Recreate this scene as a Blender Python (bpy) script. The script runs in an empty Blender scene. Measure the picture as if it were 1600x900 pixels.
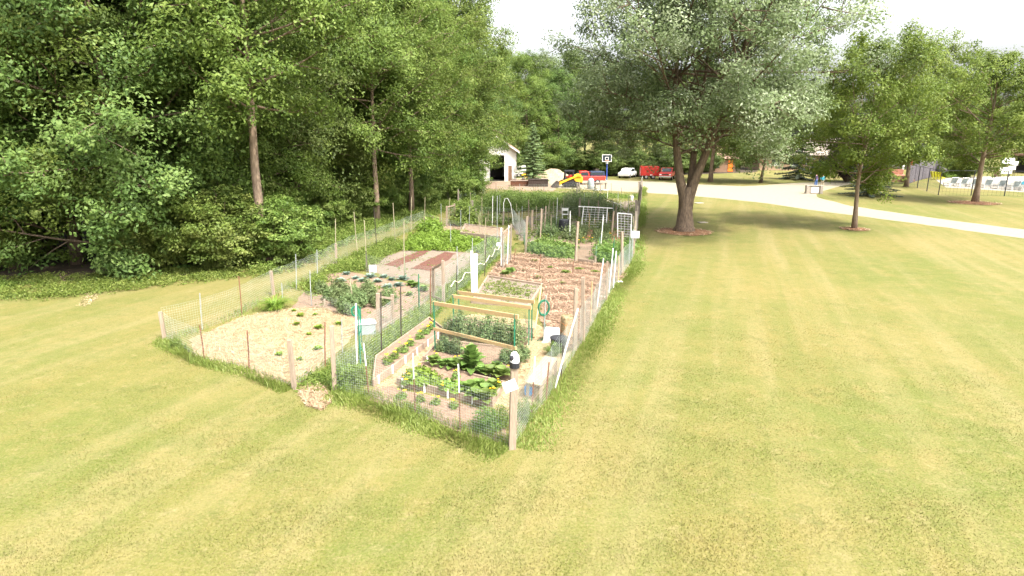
import bpy, math, random
import numpy as np
from mathutils import Vector
from mathutils.geometry import tessellate_polygon
R = math.radians
S = bpy.context.scene
COL = S.collection
rnd = random.Random(7)

# ------------------------------------------------------------ camera, sky, sun, exposure
CAM_H, FPX, PITCH = 6.0, 960.0, R(13.75)
cam = bpy.data.objects.new('camera', bpy.data.cameras.new('camera')); COL.objects.link(cam)
cam.data.sensor_width = 36; cam.data.lens = 36*FPX/1600; cam.data.clip_end = 3000; cam.data.clip_start = .1
cam.location = (0, 0, CAM_H); cam.rotation_euler = (R(90)-PITCH, 0, 0)
S.camera = cam
SUN_EL = R(55); SUN_DIR = Vector((.68, -.73, 0)).normalized()
W = bpy.data.worlds.new('World'); S.world = W; W.use_nodes = True
nt = W.node_tree; nt.nodes.clear()
sky = nt.nodes.new('ShaderNodeTexSky'); sky.sky_type = 'NISHITA'; sky.sun_disc = False
sky.sun_elevation = SUN_EL; sky.sun_rotation = math.atan2(SUN_DIR.x, SUN_DIR.y)
sky.air_density = 1.0; sky.dust_density = 7.0; sky.ozone_density = 1.0
bg = nt.nodes.new('ShaderNodeBackground'); bg.inputs[1].default_value = .15
wo = nt.nodes.new('ShaderNodeOutputWorld')
hz = nt.nodes.new('ShaderNodeHueSaturation'); hz.inputs['Saturation'].default_value = .2; hz.inputs['Value'].default_value = 2.35   # hazy white summer sky
nt.links.new(sky.outputs[0], hz.inputs['Color']); nt.links.new(hz.outputs[0], bg.inputs[0]); nt.links.new(bg.outputs[0], wo.inputs[0])
sun = bpy.data.objects.new('sun', bpy.data.lights.new('sun', 'SUN')); COL.objects.link(sun)
sun.data.energy = 4.2; sun.data.angle = R(.6); sun.data.color = (1, .93, .82)
sd = Vector((SUN_DIR.x*math.cos(SUN_EL), SUN_DIR.y*math.cos(SUN_EL), math.sin(SUN_EL)))
sun.rotation_euler = sd.to_track_quat('Z', 'Y').to_euler(); sun.location = (0, 0, 60)
S.view_settings.view_transform = 'Standard'; S.view_settings.look = 'None'
S.view_settings.gamma = 1; S.view_settings.use_curve_mapping = False
S.view_settings.exposure = .72

# ------------------------------------------------------------ survey helpers (photo pixel -> metres on the ground)
CT, ST = math.cos(PITCH), math.sin(PITCH)
def ray(px, py):
    x = (px-800)/FPX; y = -(py-450)/FPX
    return x, CT+y*ST, -ST+y*CT
def G(px, py, z=0.0):
    x, dy, dz = ray(px, py); t = (z-CAM_H)/dz
    return Vector((x*t, dy*t, z))
def TOP(bx, by, tx, ty, z=0.0):
    b = G(bx, by, z); x, dy, dz = ray(tx, ty); t = b.y/dy
    return b, Vector((x*t, b.y, CAM_H+dz*t))
def PG(pts, z=0.0): return [G(a, b, z) for a, b in pts]

# ------------------------------------------------------------ object helpers
def link(name, me, mat=None, parent=None):
    o = bpy.data.objects.new(name, me); COL.objects.link(o)
    if mat: me.materials.append(mat)
    if parent: o.parent = parent
    return o
def tag(o, label=None, cat=None, group=None, kind=None):
    if label: o['label'] = label
    if cat: o['category'] = cat
    if group: o['group'] = group
    if kind: o['kind'] = kind
    return o
def empty(name, loc, label, cat, group=None, rz=0.0):
    o = bpy.data.objects.new(name, None); COL.objects.link(o); o.empty_display_size = .2
    o.location = loc; o.rotation_euler = (0, 0, rz)
    return tag(o, label, cat, group)
def copy_tree(o, loc=None, rz=None, sc=None, label=None, group=None, parent=None):
    c = o.copy(); COL.objects.link(c)
    if parent: c.parent = parent
    if loc is not None: c.location = loc
    if rz is not None: c.rotation_euler = (0, 0, rz)
    if sc is not None: c.scale = sc if hasattr(sc, '__len__') else (sc, sc, sc)
    if label: c['label'] = label
    if group: c['group'] = group
    for ch in list(o.children): copy_tree(ch, parent=c)
    return c
def npmesh(name, V, F, tint=None, smooth=False):
    V = np.asarray(V, dtype=np.float32); F = np.asarray(F, dtype=np.int32)
    me = bpy.data.meshes.new(name); n, k = F.shape
    me.vertices.add(len(V)); me.vertices.foreach_set('co', V.ravel())
    me.loops.add(n*k); me.loops.foreach_set('vertex_index', F.ravel())
    me.polygons.add(n); me.polygons.foreach_set('loop_start', np.arange(0, n*k, k, dtype=np.int32))
    me.update(calc_edges=True)
    if tint is not None:
        a = me.attributes.new('tint', 'FLOAT', 'FACE'); a.data.foreach_set('value', np.asarray(tint, dtype=np.float32))
    if smooth: me.polygons.foreach_set('use_smooth', np.ones(n, dtype=bool))
    return me
class MB:
    def __init__(s): s.v = []; s.f = []
    def add(s, vs, fs):
        b = len(s.v); s.v += [tuple(v) for v in vs]; s.f += [tuple(i+b for i in f) for f in fs]; return s
    def box(s, c, d, rz=0.0, taper=1.0):
        x, y, z = d[0]/2, d[1]/2, d[2]/2; ca, sa = math.cos(rz), math.sin(rz); vs = []
        for sz in (-1, 1):
            k = taper if sz > 0 else 1
            for sx, sy in ((-1, -1), (1, -1), (1, 1), (-1, 1)):
                a, b = sx*x*k, sy*y*k
                vs.append((c[0]+a*ca-b*sa, c[1]+a*sa+b*ca, c[2]+sz*z))
        return s.add(vs, [(3, 2, 1, 0), (4, 5, 6, 7), (0, 1, 5, 4), (1, 2, 6, 5), (2, 3, 7, 6), (3, 0, 4, 7)])
    def beam(s, a, b, w, h, up=Vector((0, 0, 1))):
        a, b = Vector(a), Vector(b); t = (b-a).normalized()
        if abs(t.dot(up)) > .95: up = Vector((0, 1, 0))
        x = t.cross(up).normalized()*w/2; y = x.cross(t).normalized()*h/2
        vs = [p+q for p in (a, b) for q in (-x-y, x-y, x+y, -x+y)]
        return s.add(vs, [(0, 1, 2, 3), (7, 6, 5, 4), (0, 4, 5, 1), (1, 5, 6, 2), (2, 6, 7, 3), (3, 7, 4, 0)])
    def tube(s, pts, rs, n=6):
        pts = [Vector(p) for p in pts]
        if not hasattr(rs, '__len__'): rs = [rs]*len(pts)
        rings = []; vs = []; fs = []
        ref = Vector((1, .13, .07))
        for i, p in enumerate(pts):
            t = (pts[min(i+1, len(pts)-1)]-pts[max(i-1, 0)]).normalized()
            if abs(t.dot(ref)) > .93: ref = Vector((.1, 1, .05))
            x = (ref-t*ref.dot(t)).normalized(); y = t.cross(x)
            for k in range(n):
                a = 2*math.pi*k/n; vs.append(p+x*math.cos(a)*rs[i]+y*math.sin(a)*rs[i])
        for i in range(len(pts)-1):
            for k in range(n): fs.append((i*n+k, i*n+(k+1) % n, (i+1)*n+(k+1) % n, (i+1)*n+k))
        fs.append(tuple(range(n-1, -1, -1))); fs.append(tuple((len(pts)-1)*n+k for k in range(n)))
        return s.add(vs, fs)
    def ball(s, c, r, nu=12, nv=8, jit=0.0, rg=rnd):
        if not hasattr(r, '__len__'): r = (r, r, r)
        vs = [(c[0], c[1], c[2]-r[2])]
        for j in range(1, nv):
            ph = -math.pi/2+math.pi*j/nv
            for i in range(nu):
                a = 2*math.pi*i/nu; q = 1+rg.uniform(-jit, jit)
                vs.append((c[0]+r[0]*q*math.cos(ph)*math.cos(a), c[1]+r[1]*q*math.cos(ph)*math.sin(a), c[2]+r[2]*q*math.sin(ph)))
        vs.append((c[0], c[1], c[2]+r[2])); fs = []; L = len(vs)-1
        for i in range(nu):
            fs.append((0, 1+(i+1) % nu, 1+i)); fs.append((L, L-nu+i, L-nu+(i+1) % nu))
            for j in range(nv-2):
                b = 1+j*nu; fs.append((b+i, b+(i+1) % nu, b+nu+(i+1) % nu, b+nu+i))
        return s.add(vs, fs)
    def prism(s, prof, y0, y1, axis='y'):
        n = len(prof); g = (lambda u, v, w: (u, w, v)) if axis == 'y' else (lambda u, v, w: (w, u, v))
        vs = [g(u, v, y0) for u, v in prof]+[g(u, v, y1) for u, v in prof]
        fs = [tuple(range(n)), tuple(range(2*n-1, n-1, -1))]+[(i, i+n, (i+1) % n+n, (i+1) % n) for i in range(n)]
        return s.add(vs, fs)
    def build(s, name, mat, parent=None, smooth=False, bevel=0.0, local=False):
        off = Vector((0, 0, 0)) if (parent is None or local) else absloc(parent)
        me = bpy.data.meshes.new(name)
        me.from_pydata([(v[0]-off.x, v[1]-off.y, v[2]-off.z) for v in s.v], [], s.f); me.update()
        if smooth:
            for p in me.polygons: p.use_smooth = True
        o = link(name, me, mat, parent)
        if bevel:
            m = o.modifiers.new('bevel', 'BEVEL'); m.width = bevel; m.segments = 2; m.limit_method = 'ANGLE'
        return o
def absloc(o):
    v = Vector(o.location); p = o.parent
    while p: v += Vector(p.location); p = p.parent
    return v
ORD = ['', 'second', 'third', 'fourth', 'fifth', 'sixth', 'seventh', 'eighth', 'ninth', 'tenth', 'eleventh', 'twelfth', 'thirteenth',
       'fourteenth', 'fifteenth', 'sixteenth', 'seventeenth', 'eighteenth', 'nineteenth', 'twentieth']
def nth(i, n, side='left', far='right'):
    if i == 0: return side+'most'
    if i == n-1: return far+'most'
    return (ORD[i]+' from the '+side) if i < len(ORD) else '%dth from the %s' % (i+1, side)
def nearth(i, n):
    if i == 0: return 'nearest'
    if i == n-1: return 'farthest'
    return ORD[i]+' from the near end'

# ------------------------------------------------------------ materials
def mat(name, col, col2=None, scale=6.0, rough=.8, metal=0.0, bump=0.0, stretch=(1, 1, 1), spec=.3, detail=5):
    m = bpy.data.materials.new(name); m.use_nodes = True; n = m.node_tree.nodes; l = m.node_tree.links
    p = n['Principled BSDF']; p.inputs['Roughness'].default_value = rough; p.inputs['Metallic'].default_value = metal
    p.inputs['Specular IOR Level'].default_value = spec
    if col2 is None: col2 = tuple(c*.8 for c in col)
    tc = n.new('ShaderNodeTexCoord'); mp = n.new('ShaderNodeMapping'); mp.inputs['Scale'].default_value = stretch
    l.new(tc.outputs['Object'], mp.inputs[0])
    nz = n.new('ShaderNodeTexNoise'); nz.inputs['Scale'].default_value = scale; nz.inputs['Detail'].default_value = detail
    nz.inputs['Roughness'].default_value = .65
    l.new(mp.outputs[0], nz.inputs['Vector'])
    r = n.new('ShaderNodeValToRGB'); r.color_ramp.elements[0].position = .35; r.color_ramp.elements[1].position = .65
    r.color_ramp.elements[0].color = (*col2, 1); r.color_ramp.elements[1].color = (*col, 1)
    l.new(nz.outputs[0], r.inputs[0]); l.new(r.outputs[0], p.inputs['Base Color'])
    if bump:
        b = n.new('ShaderNodeBump'); b.inputs['Strength'].default_value = bump; b.inputs['Distance'].default_value = .03
        l.new(nz.outputs[0], b.inputs['Height']); l.new(b.outputs[0], p.inputs['Normal'])
    return m
def leafmat(name, cols, trans=.3, rough=.55, patch=.35, hue=(.02, .06)):
    """cols: list of leaf colours, picked by the per-leaf 'tint' attribute plus a large soft noise between clumps"""
    m = bpy.data.materials.new(name); m.use_nodes = True; n = m.node_tree.nodes; l = m.node_tree.links
    p = n['Principled BSDF']; p.inputs['Roughness'].default_value = rough; p.inputs['Specular IOR Level'].default_value = .25
    at = n.new('ShaderNodeAttribute'); at.attribute_name = 'tint'
    r = n.new('ShaderNodeValToRGB'); cr = r.color_ramp
    while len(cr.elements) < len(cols): cr.elements.new(.5)
    for i, c in enumerate(cols):
        cr.elements[i].position = i/(len(cols)-1); cr.elements[i].color = (*c, 1)
    l.new(at.outputs['Fac'], r.inputs[0])
    oi = n.new('ShaderNodeObjectInfo'); hs = n.new('ShaderNodeHueSaturation')
    mr = n.new('ShaderNodeMapRange'); mr.inputs[3].default_value = .485; mr.inputs[4].default_value = .515
    mv = n.new('ShaderNodeMapRange'); mv.inputs[3].default_value = .85; mv.inputs[4].default_value = 1.15
    l.new(oi.outputs['Random'], mr.inputs[0]); l.new(oi.outputs['Random'], mv.inputs[0])
    l.new(mr.outputs[0], hs.inputs['Hue']); l.new(mv.outputs[0], hs.inputs['Value']); l.new(r.outputs[0], hs.inputs['Color'])
    l.new(hs.outputs[0], p.inputs['Base Color'])
    tr = n.new('ShaderNodeBsdfTranslucent'); mx = n.new('ShaderNodeMixShader'); mx.inputs[0].default_value = trans
    l.new(hs.outputs[0], tr.inputs[0])
    o = n['Material Output']; l.new(p.outputs[0], mx.inputs[1]); l.new(tr.outputs[0], mx.inputs[2]); l.new(mx.outputs[0], o.inputs[0])
    return m
def lawn_nodes(m, attr_tint=False):
    n = m.node_tree.nodes; l = m.node_tree.links
    ge = n.new('ShaderNodeNewGeometry')
    def noise(sc, det=4, st=(1, 1, 1), rot=0, rough=.55):
        mp = n.new('ShaderNodeMapping'); mp.vector_type = 'TEXTURE'; mp.inputs['Scale'].default_value = tuple(1/q for q in st); mp.inputs['Rotation'].default_value = (0, 0, rot)
        l.new(ge.outputs['Position'], mp.inputs[0])
        z = n.new('ShaderNodeTexNoise'); z.inputs['Scale'].default_value = sc; z.inputs['Detail'].default_value = det; z.inputs['Roughness'].default_value = rough
        l.new(mp.outputs[0], z.inputs['Vector']); return z.outputs[0]
    def ramp(f, a, b, c0, c1):
        r = n.new('ShaderNodeValToRGB'); r.color_ramp.elements[0].position = a; r.color_ramp.elements[1].position = b
        r.color_ramp.elements[0].color = (*c0, 1); r.color_ramp.elements[1].color = (*c1, 1); l.new(f, r.inputs[0]); return r.outputs[0]
    def mix(f, a, b, mode='MIX'):
        x = n.new('ShaderNodeMix'); x.data_type = 'RGBA'; x.blend_type = mode
        if isinstance(f, float): x.inputs['Factor'].default_value = f
        else: l.new(f, x.inputs['Factor'])
        for s_, v in (('A', a), ('B', b)):
            i = [q for q in x.inputs if q.name == s_ and q.type == 'RGBA'][0]
            if isinstance(v, tuple): i.default_value = (*v, 1)
            else: l.new(v, i)
        return [q for q in x.outputs if q.type == 'RGBA'][0]
    green = (.093, .109, .023); yellow = (.157, .132, .042); dry = (.230, .188, .095); deep = (.054, .074, .015)
    c = mix(ramp(noise(.13, 6, rough=.6), .40, .66, (0, 0, 0), (1, 1, 1)), green, yellow)
    c = mix(ramp(noise(.9, 6, rough=.7), .46, .66, (0, 0, 0), (.75, .75, .75)), c, yellow)
    c = mix(ramp(noise(.8, 3, (1, .05, 1), R(-19)), .46, .70, (0, 0, 0), (.42, .42, .42)), c, dry)      # worn mowing streaks
    c = mix(ramp(noise(1.2, 3, (1, .06, 1), R(-20)), .48, .70, (0, 0, 0), (.6, .6, .6)), c, green)
    c = mix(ramp(noise(2.2, 6, rough=.8), .54, .70, (0, 0, 0), (.55, .55, .55)), c, dry)
    c = mix(ramp(noise(1.4, 6, rough=.75), .54, .68, (0, 0, 0), (.45, .45, .45)), c, deep)
    c = mix(ramp(noise(5.0, 6, rough=.75), .5, .8, (0, 0, 0), (.7, .7, .7)), c, deep)
    c = mix(ramp(noise(22.0, 5, rough=.8), .45, .75, (0, 0, 0), (.75, .75, .75)), c, dry)
    return c
def lawnmat(name, blades=False):
    m = bpy.data.materials.new(name); m.use_nodes = True; n = m.node_tree.nodes; l = m.node_tree.links
    p = n['Principled BSDF']; p.inputs['Roughness'].default_value = .85; p.inputs['Specular IOR Level'].default_value = .1
    c = lawn_nodes(m)
    if blades:
        at = n.new('ShaderNodeAttribute'); at.attribute_name = 'tint'
        hs = n.new('ShaderNodeHueSaturation'); mv = n.new('ShaderNodeMapRange'); mv.inputs[3].default_value = 1.05; mv.inputs[4].default_value = 1.6
        l.new(at.outputs['Fac'], mv.inputs[0]); l.new(mv.outputs[0], hs.inputs['Value']); l.new(c, hs.inputs['Color']); c = hs.outputs[0]
        tr = n.new('ShaderNodeBsdfTranslucent'); mx = n.new('ShaderNodeMixShader'); mx.inputs[0].default_value = .35
        l.new(c, tr.inputs[0]); l.new(p.outputs[0], mx.inputs[1]); l.new(tr.outputs[0], mx.inputs[2]); l.new(mx.outputs[0], n['Material Output'].inputs[0])
    else:
        z = n.new('ShaderNodeTexNoise'); z.inputs['Scale'].default_value = 14; z.inputs['Detail'].default_value = 6
        ge = n.new('ShaderNodeNewGeometry'); l.new(ge.outputs['Position'], z.inputs['Vector'])
        b = n.new('ShaderNodeBump'); b.inputs['Strength'].default_value = .5; b.inputs['Distance'].default_value = .05
        l.new(z.outputs[0], b.inputs['Height']); l.new(b.outputs[0], p.inputs['Normal'])
    l.new(c, p.inputs['Base Color'])
    return m
M = {
 'lawn': lawnmat('lawn'), 'blades': lawnmat('grass_blades', True),
 'road': mat('pale_gravel', (.275, .24, .17), (.225, .195, .138), 3, .95, bump=.3),
 'dirt': mat('dirt', (.26, .185, .125), (.18, .125, .085), 4, .95, bump=.6),
 'soil': mat('garden_soil', (.23, .16, .11), (.15, .102, .072), 9, .95, bump=.9),
 'soil_red': mat('dark_soil', (.14, .062, .042), (.085, .038, .028), 9, .95, bump=.9),
 'soil_grey': mat('grey_soil', (.21, .168, .128), (.15, .12, .092), 9, .95, bump=.9),
 'straw': mat('straw_bed', (.37, .28, .165), (.26, .195, .115), 12, .95, bump=.9),
 'strawstick': leafmat('straw_stalks', [(.22, .15, .08), (.38, .29, .16), (.52, .43, .28)], .15, .8),
 'mulch': mat('mulch_bed', (.36, .26, .165), (.25, .18, .11), 12, .95, bump=.9),
 'chips': leafmat('mulch_chips', [(.12, .08, .05), (.34, .235, .14), (.55, .42, .28)], .1, .9),
 'redmulch': mat('red_mulch', (.26, .13, .065), (.17, .085, .042), 14, .95, bump=1.),
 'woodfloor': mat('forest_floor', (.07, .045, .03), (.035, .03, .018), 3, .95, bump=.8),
 'wood': mat('weathered_wood', (.31, .24, .175), (.20, .158, .118), 8, .85, bump=.3, stretch=(4, 4, .5)),
 'greywood': mat('grey_weathered_wood', (.25, .21, .17), (.17, .145, .115), 8, .85, bump=.3, stretch=(4, 4, .5)),
 'newwood': mat('fresh_pine', (.46, .32, .165), (.38, .26, .125), 5, .7, bump=.1, stretch=(1, 6, 6)),
 'board': mat('bed_boards', (.30, .225, .165), (.20, .15, .11), 4, .85, bump=.2),
 'ply': mat('plywood', (.36, .30, .20), (.30, .245, .155), 2, .8),
 'white': mat('white_paint', (.80, .79, .76), (.68, .67, .64), 4, .6),
 'wall': mat('white_siding', (.80, .76, .70), (.72, .68, .62), 1.5, .7),
 'paper': mat('paper', (.80, .80, .80), (.72, .72, .74), 12, .8),
 'rust': mat('rusty_steel', (.24, .115, .07), (.13, .06, .04), 14, .85, .2),
 'galv': mat('galvanised_steel', (.42, .44, .43), (.30, .32, .31), 12, .5, .4),
 'wire': mat('fence_wire', (.40, .43, .40), (.30, .34, .30), 3, .6, .2),
 'greenwire': mat('green_wire', (.16, .26, .18), (.12, .2, .14), 3, .6),
 'green': mat('green_painted_steel', (.02, .16, .09), (.015, .11, .06), 10, .5),
 'hose': mat('green_hose', (.01, .22, .12), (.008, .16, .09), 10, .4),
 'bamboo': mat('bamboo', (.34, .30, .20), (.25, .215, .14), 6, .7, stretch=(1, 1, .3)),
 'bark': mat('bark', (.20, .145, .10), (.09, .065, .048), 5, .95, bump=1., stretch=(3, 3, .6)),
 'bark_light': mat('light_bark', (.27, .20, .14), (.14, .10, .07), 5, .95, bump=.8, stretch=(3, 3, .6)),
 'black': mat('black_plastic', (.03, .03, .035), (.02, .02, .025), 5, .5),
 'glass': mat('dark_glass', (.03, .04, .05), (.02, .03, .04), 2, .1, spec=.8),
 'tyre': mat('tyre_rubber', (.03, .03, .03), None, 10, .9),
 'red': mat('red_paint', (.62, .035, .025), (.55, .03, .02), 2, .35, spec=.5),
 'yellow': mat('yellow_paint', (.72, .38, .02), (.62, .32, .02), 2, .4, spec=.5),
 'navy': mat('navy_paint', (.03, .045, .09), None, 2, .4),
 'steel': mat('dark_steel', (.10, .08, .07), (.06, .05, .045), 6, .6, .5),
 'chrome': mat('bright_metal', (.6, .6, .6), None, 4, .3, .8),
 'bluepaint': mat('blue_paint', (.05, .10, .42), None, 4, .5),
 'blueplastic': mat('blue_plastic', (.04, .28, .75), None, 4, .4),
 'orange': mat('orange_plastic', (.8, .2, .03), None, 4, .4),
 'stone': mat('stone', (.36, .31, .26), (.27, .235, .20), 6, .9, bump=.4),
 'brick': mat('tan_brick', (.33, .23, .15), (.26, .18, .11), 6, .9),
 'shingle': mat('tan_shingles', (.27, .225, .185), (.21, .175, .145), 3, .9),
 'redshingle': mat('pink_brown_shingles', (.34, .20, .16), (.26, .15, .12), 3, .9),
 'deck': mat('red_deck_boards', (.36, .17, .11), (.26, .12, .08), 3, .8, stretch=(1, 8, 1)),
 'brown': mat('brown_door', (.22, .13, .08), None, 3, .7),
 'dark': mat('dark_interior', (.03, .028, .025), None, 3, .9),
 'concrete': mat('pool_deck', (.30, .275, .225), (.26, .235, .195), 2, .9),
 'poolwater': mat('pool_water', (.12, .50, .62), (.10, .42, .55), 2, .08, spec=.6),
 'screen': mat('dark_screen_fabric', (.10, .09, .10), (.08, .07, .08), 3, .9),
 'yellowchair': mat('yellow_plastic', (.75, .72, .03), None, 3, .5),
 'sand': mat('wood_chip_pile', (.34, .265, .175), (.24, .18, .115), 3, .95, bump=1.),
 'grey': mat('grey_plastic', (.28, .32, .32), None, 4, .6),
 'skin': mat('skin', (.50, .30, .20), None, 4, .6), 'hairm': mat('grey_hair', (.25, .22, .19), None, 8, .8),
 'hairb': mat('brown_hair', (.08, .05, .03), None, 8, .8),
 'purple': mat('purple_shirt', (.13, .08, .22), None, 5, .8), 'cyan': mat('turquoise_shirt', (.07, .40, .52), None, 5, .8),
 'jeans': mat('blue_jeans', (.07, .14, .34), None, 5, .8), 'khaki': mat('khaki_trousers', (.45, .38, .28), None, 5, .8),
 'net': mat('white_net', (.75, .75, .72), None, 5, .7), 'rope': mat('white_rope', (.70, .64, .52), None, 5, .8),
 'petal': mat('yellow_petals', (.85, .55, .01), (.8, .42, .01), 8, .6), 'petalo': mat('orange_petals', (.8, .2, .01), None, 8, .6),
 'pot': mat('terracotta', (.45, .16, .06), None, 5, .8),
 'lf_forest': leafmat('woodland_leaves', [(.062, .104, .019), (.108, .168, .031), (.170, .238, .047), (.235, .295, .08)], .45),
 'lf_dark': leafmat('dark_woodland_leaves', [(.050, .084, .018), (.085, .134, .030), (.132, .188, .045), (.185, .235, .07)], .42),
 'lf_maple': leafmat('silver_maple_leaves', [(.10, .15, .055), (.165, .23, .09), (.255, .315, .165), (.43, .48, .35)], .42),
 'lf_light': leafmat('young_maple_leaves', [(.07, .11, .016), (.115, .17, .027), (.17, .23, .04), (.24, .29, .065)], .45),
 'lf_shrub': leafmat('shrub_leaves', [(.062, .10, .016), (.105, .155, .028), (.16, .21, .042), (.23, .275, .08)], .35),
 'lf_spruce': leafmat('spruce_needles', [(.06, .10, .03), (.11, .165, .055), (.18, .24, .10)], .1),
 'lf_bluespruce': leafmat('grey_spruce_needles', [(.04, .055, .032), (.07, .088, .055), (.115, .135, .09)], .1),
 'lf_purple': leafmat('purple_leaves', [(.03, .018, .02), (.05, .03, .03), (.08, .05, .045)], .1),
 'lf_weed': leafmat('weed_leaves', [(.07, .11, .018), (.115, .165, .028), (.17, .22, .045), (.26, .29, .08)], .4),
 'lf_veg': leafmat('vegetable_leaves', [(.08, .135, .03), (.13, .20, .042), (.20, .28, .075)], .35),
 'lf_tomato': leafmat('tomato_leaves', [(.075, .115, .04), (.12, .165, .06), (.19, .235, .10)], .3),
 'lf_cabbage': leafmat('cabbage_leaves', [(.11, .16, .12), (.17, .23, .18), (.26, .33, .27)], .2),
 'lf_lime': leafmat('lime_leaves', [(.11, .18, .022), (.165, .25, .032), (.24, .33, .07)], .4),
 'lf_tall': leafmat('long_grass', [(.12, .175, .03), (.18, .24, .045), (.26, .30, .09)], .4),
}
GRP = {}

# ------------------------------------------------------------ leaf and tree builders
def unit(a): return a/np.maximum(np.linalg.norm(a, axis=1, keepdims=True), 1e-6)
def leaves(rng, cen, rad, per, size, up=.6, outw=None, wid=.5, tintc=None):
    n = len(cen)*per; c = np.repeat(cen, per, 0); r = np.repeat(np.atleast_2d(rad) if np.ndim(rad) > 1 else np.tile(rad, (len(cen), 1)), per, 0)
    g = unit(rng.normal(size=(n, 3)))*(rng.random((n, 1))**.45)
    p = c+g*r
    nn = rng.normal(size=(n, 3))*.42+np.array([0, 0, up])+g*.8
    if outw is not None: nn += np.repeat(outw, per, 0)*.45
    nn = unit(nn); t = rng.normal(size=(n, 3)); t[:, 2] -= .5; t = unit(t-nn*np.sum(t*nn, 1, keepdims=True)); b = np.cross(nn, t)
    L = (size*(.65+.7*rng.random((n, 1)))); Wd = L*wid
    V = np.stack([p-t*L*.5, p+b*Wd*.5+t*L*.05-nn*L*.08, p+t*L*.5-nn*L*.12, p-b*Wd*.5+t*L*.05-nn*L*.08], 1).reshape(-1, 3)
    F = np.arange(n*4).reshape(-1, 4)
    tc = rng.random(len(cen)) if tintc is None else tintc
    tint = np.clip(np.repeat(tc, per)*.62+rng.random(n)*.38, 0, 1)
    return V, F, tint
class TB:      # fast branch tubes
    def __init__(s): s.m = MB()
    def br(s, pts, r0, r1, n=5):
        k = len(pts); s.m.tube(pts, [r0+(r1-r0)*(i/(k-1)) for i in range(k)], n)
def curve(a, d, L, rise, n, rg, wob=.08):
    p = Vector(a); d = Vector(d).normalized(); out = [p.copy()]
    for i in range(n):
        d = (d+Vector((rg.uniform(-wob, wob), rg.uniform(-wob, wob), rise/n+rg.uniform(-wob, wob)))).normalized()
        p = p+d*(L/n); out.append(p.copy())
    return out
def tree_meshes(seed, H, Rr, zb, tr, leaf=.2, per=60, nlimb=26, nsub=6, peak=.4, flat=.5, crad=.75, stems=None, low=.15, asym=(0, 0), droop=0., lobes=.28, clear=None):
    rg = random.Random(seed); rng = np.random.default_rng(seed); tb = TB(); cl = []; ow = []
    ph1, ph2 = rg.uniform(0, 6), rg.uniform(0, 6)
    if not stems:
        stems = [([Vector((0, 0, 0))], rg.uniform(0, 6), 0., 1.)]
        tp = [Vector((0, 0, -.15))]; x = y = 0
        for i in range(1, 9):
            x += rg.uniform(-.12, .12); y += rg.uniform(-.12, .12); tp.append(Vector((x, y, H*.93*i/8)))
        axes = [(tp, tr, 1.)]
        tb.m.tube(tp, [tr*1.35]+[tr*(1-.88*(i/8)) for i in range(1, 9)], 9)
    else:
        axes = []
        for pts, r0, r1, wgt in stems:
            pts = [Vector(p) for p in pts]; k = len(pts)
            rs = [r0+(r1-r0)*(i/(k-1)) for i in range(k)]
            if not wgt: rs[0] *= 1.35; rs[1] *= 1.06
            tb.m.tube(pts, rs, 14)
            if wgt: axes.append((pts, r0, wgt))
    def along(pts, z):
        for a, b in zip(pts, pts[1:]):
            if a.z <= z <= b.z: return a+(b-a)*((z-a.z)/(b.z-a.z+1e-6))
        return pts[-1].copy() if z > pts[-1].z else pts[0].copy()
    for ax, (pts, r0, wgt) in enumerate(axes):
        nl = int(nlimb*wgt)
        for k in range(nl):
            t = (k+rg.random())/nl; z = zb+(H-zb)*t
            e = max(.0, 1-((t-peak)/(1-peak if t > peak else peak+low))**2)**.5
            az = k*2.39996+rg.uniform(-.4, .4)+ax*1.3
            lob = 1+lobes*math.sin(3*az+ph1+t*4)*math.cos(t*7+ph2)+rg.uniform(-.15, .15)
            el = .05+.95*t-droop*(1-t)+rg.uniform(-.4, .4)
            d = Vector((math.cos(az)*math.cos(el), math.sin(az)*math.cos(el), math.sin(el)))
            zs = min(max(z-Rr*e*math.sin(max(el, 0))*.75, zb*.9), H*.9)
            if stems: zs = max(zs, pts[0].z+.6)
            st = along(pts, zs)
            axc = Vector((asym[0], asym[1], 0))*max(0., 1)
            L = max(Rr*e*lob, .8); L *= 1+.18*(d.x*asym[0]+d.y*asym[1])
            if stems: L = max(.8, L-math.hypot(st.x, st.y)*.8*max(0, (st.x*d.x+st.y*d.y)/(math.hypot(st.x, st.y)+.01)))
            lp = curve(st, d, L, .25-droop*.4, 5, rg)
            rr = max(.02, r0*.30*(1-t*.6)*(.5+.5*e)); tb.br(lp, rr, .015)
            for q in range(nsub):
                s_ = .28+.72*(q+.6)/nsub; i = min(int(s_*5), 4); b = lp[i].lerp(lp[i+1], s_*5-i) if s_*5 < 5 else lp[5]
                sa = math.atan2(d.y, d.x)+(1 if q % 2 else -1)*rg.uniform(.35, 1.15); se = el*.5+rg.uniform(-.7, .95)
                sl = max(L, 2.2)*rg.uniform(.22, .42)*(1.25-s_*.6)
                sd_ = Vector((math.cos(sa)*math.cos(se), math.sin(sa)*math.cos(se), math.sin(se)))
                sp = curve(b, sd_, sl, .1-droop, 3, rg); tb.br(sp, rr*.35+.006, .006, 4)
                for c in (sp[3], sp[2], sp[3]+Vector((rg.uniform(-.5, .5), rg.uniform(-.5, .5), rg.uniform(-.9, .9)))*crad*1.3):
                    cl.append(c); ow.append(d)
            cl.append(lp[5]); ow.append(d)
    cen = np.array([tuple(c) for c in cl]); out = np.array([tuple(c) for c in ow])
    if clear:
        kp = ~((np.hypot(cen[:, 0]-clear[2], cen[:, 1]) < clear[0]) & (cen[:, 2] < clear[1])); cen = cen[kp]; out = out[kp]
    rad = np.array([crad, crad, crad*flat])*(.6+.8*rng.random((len(cen), 1)))
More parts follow.
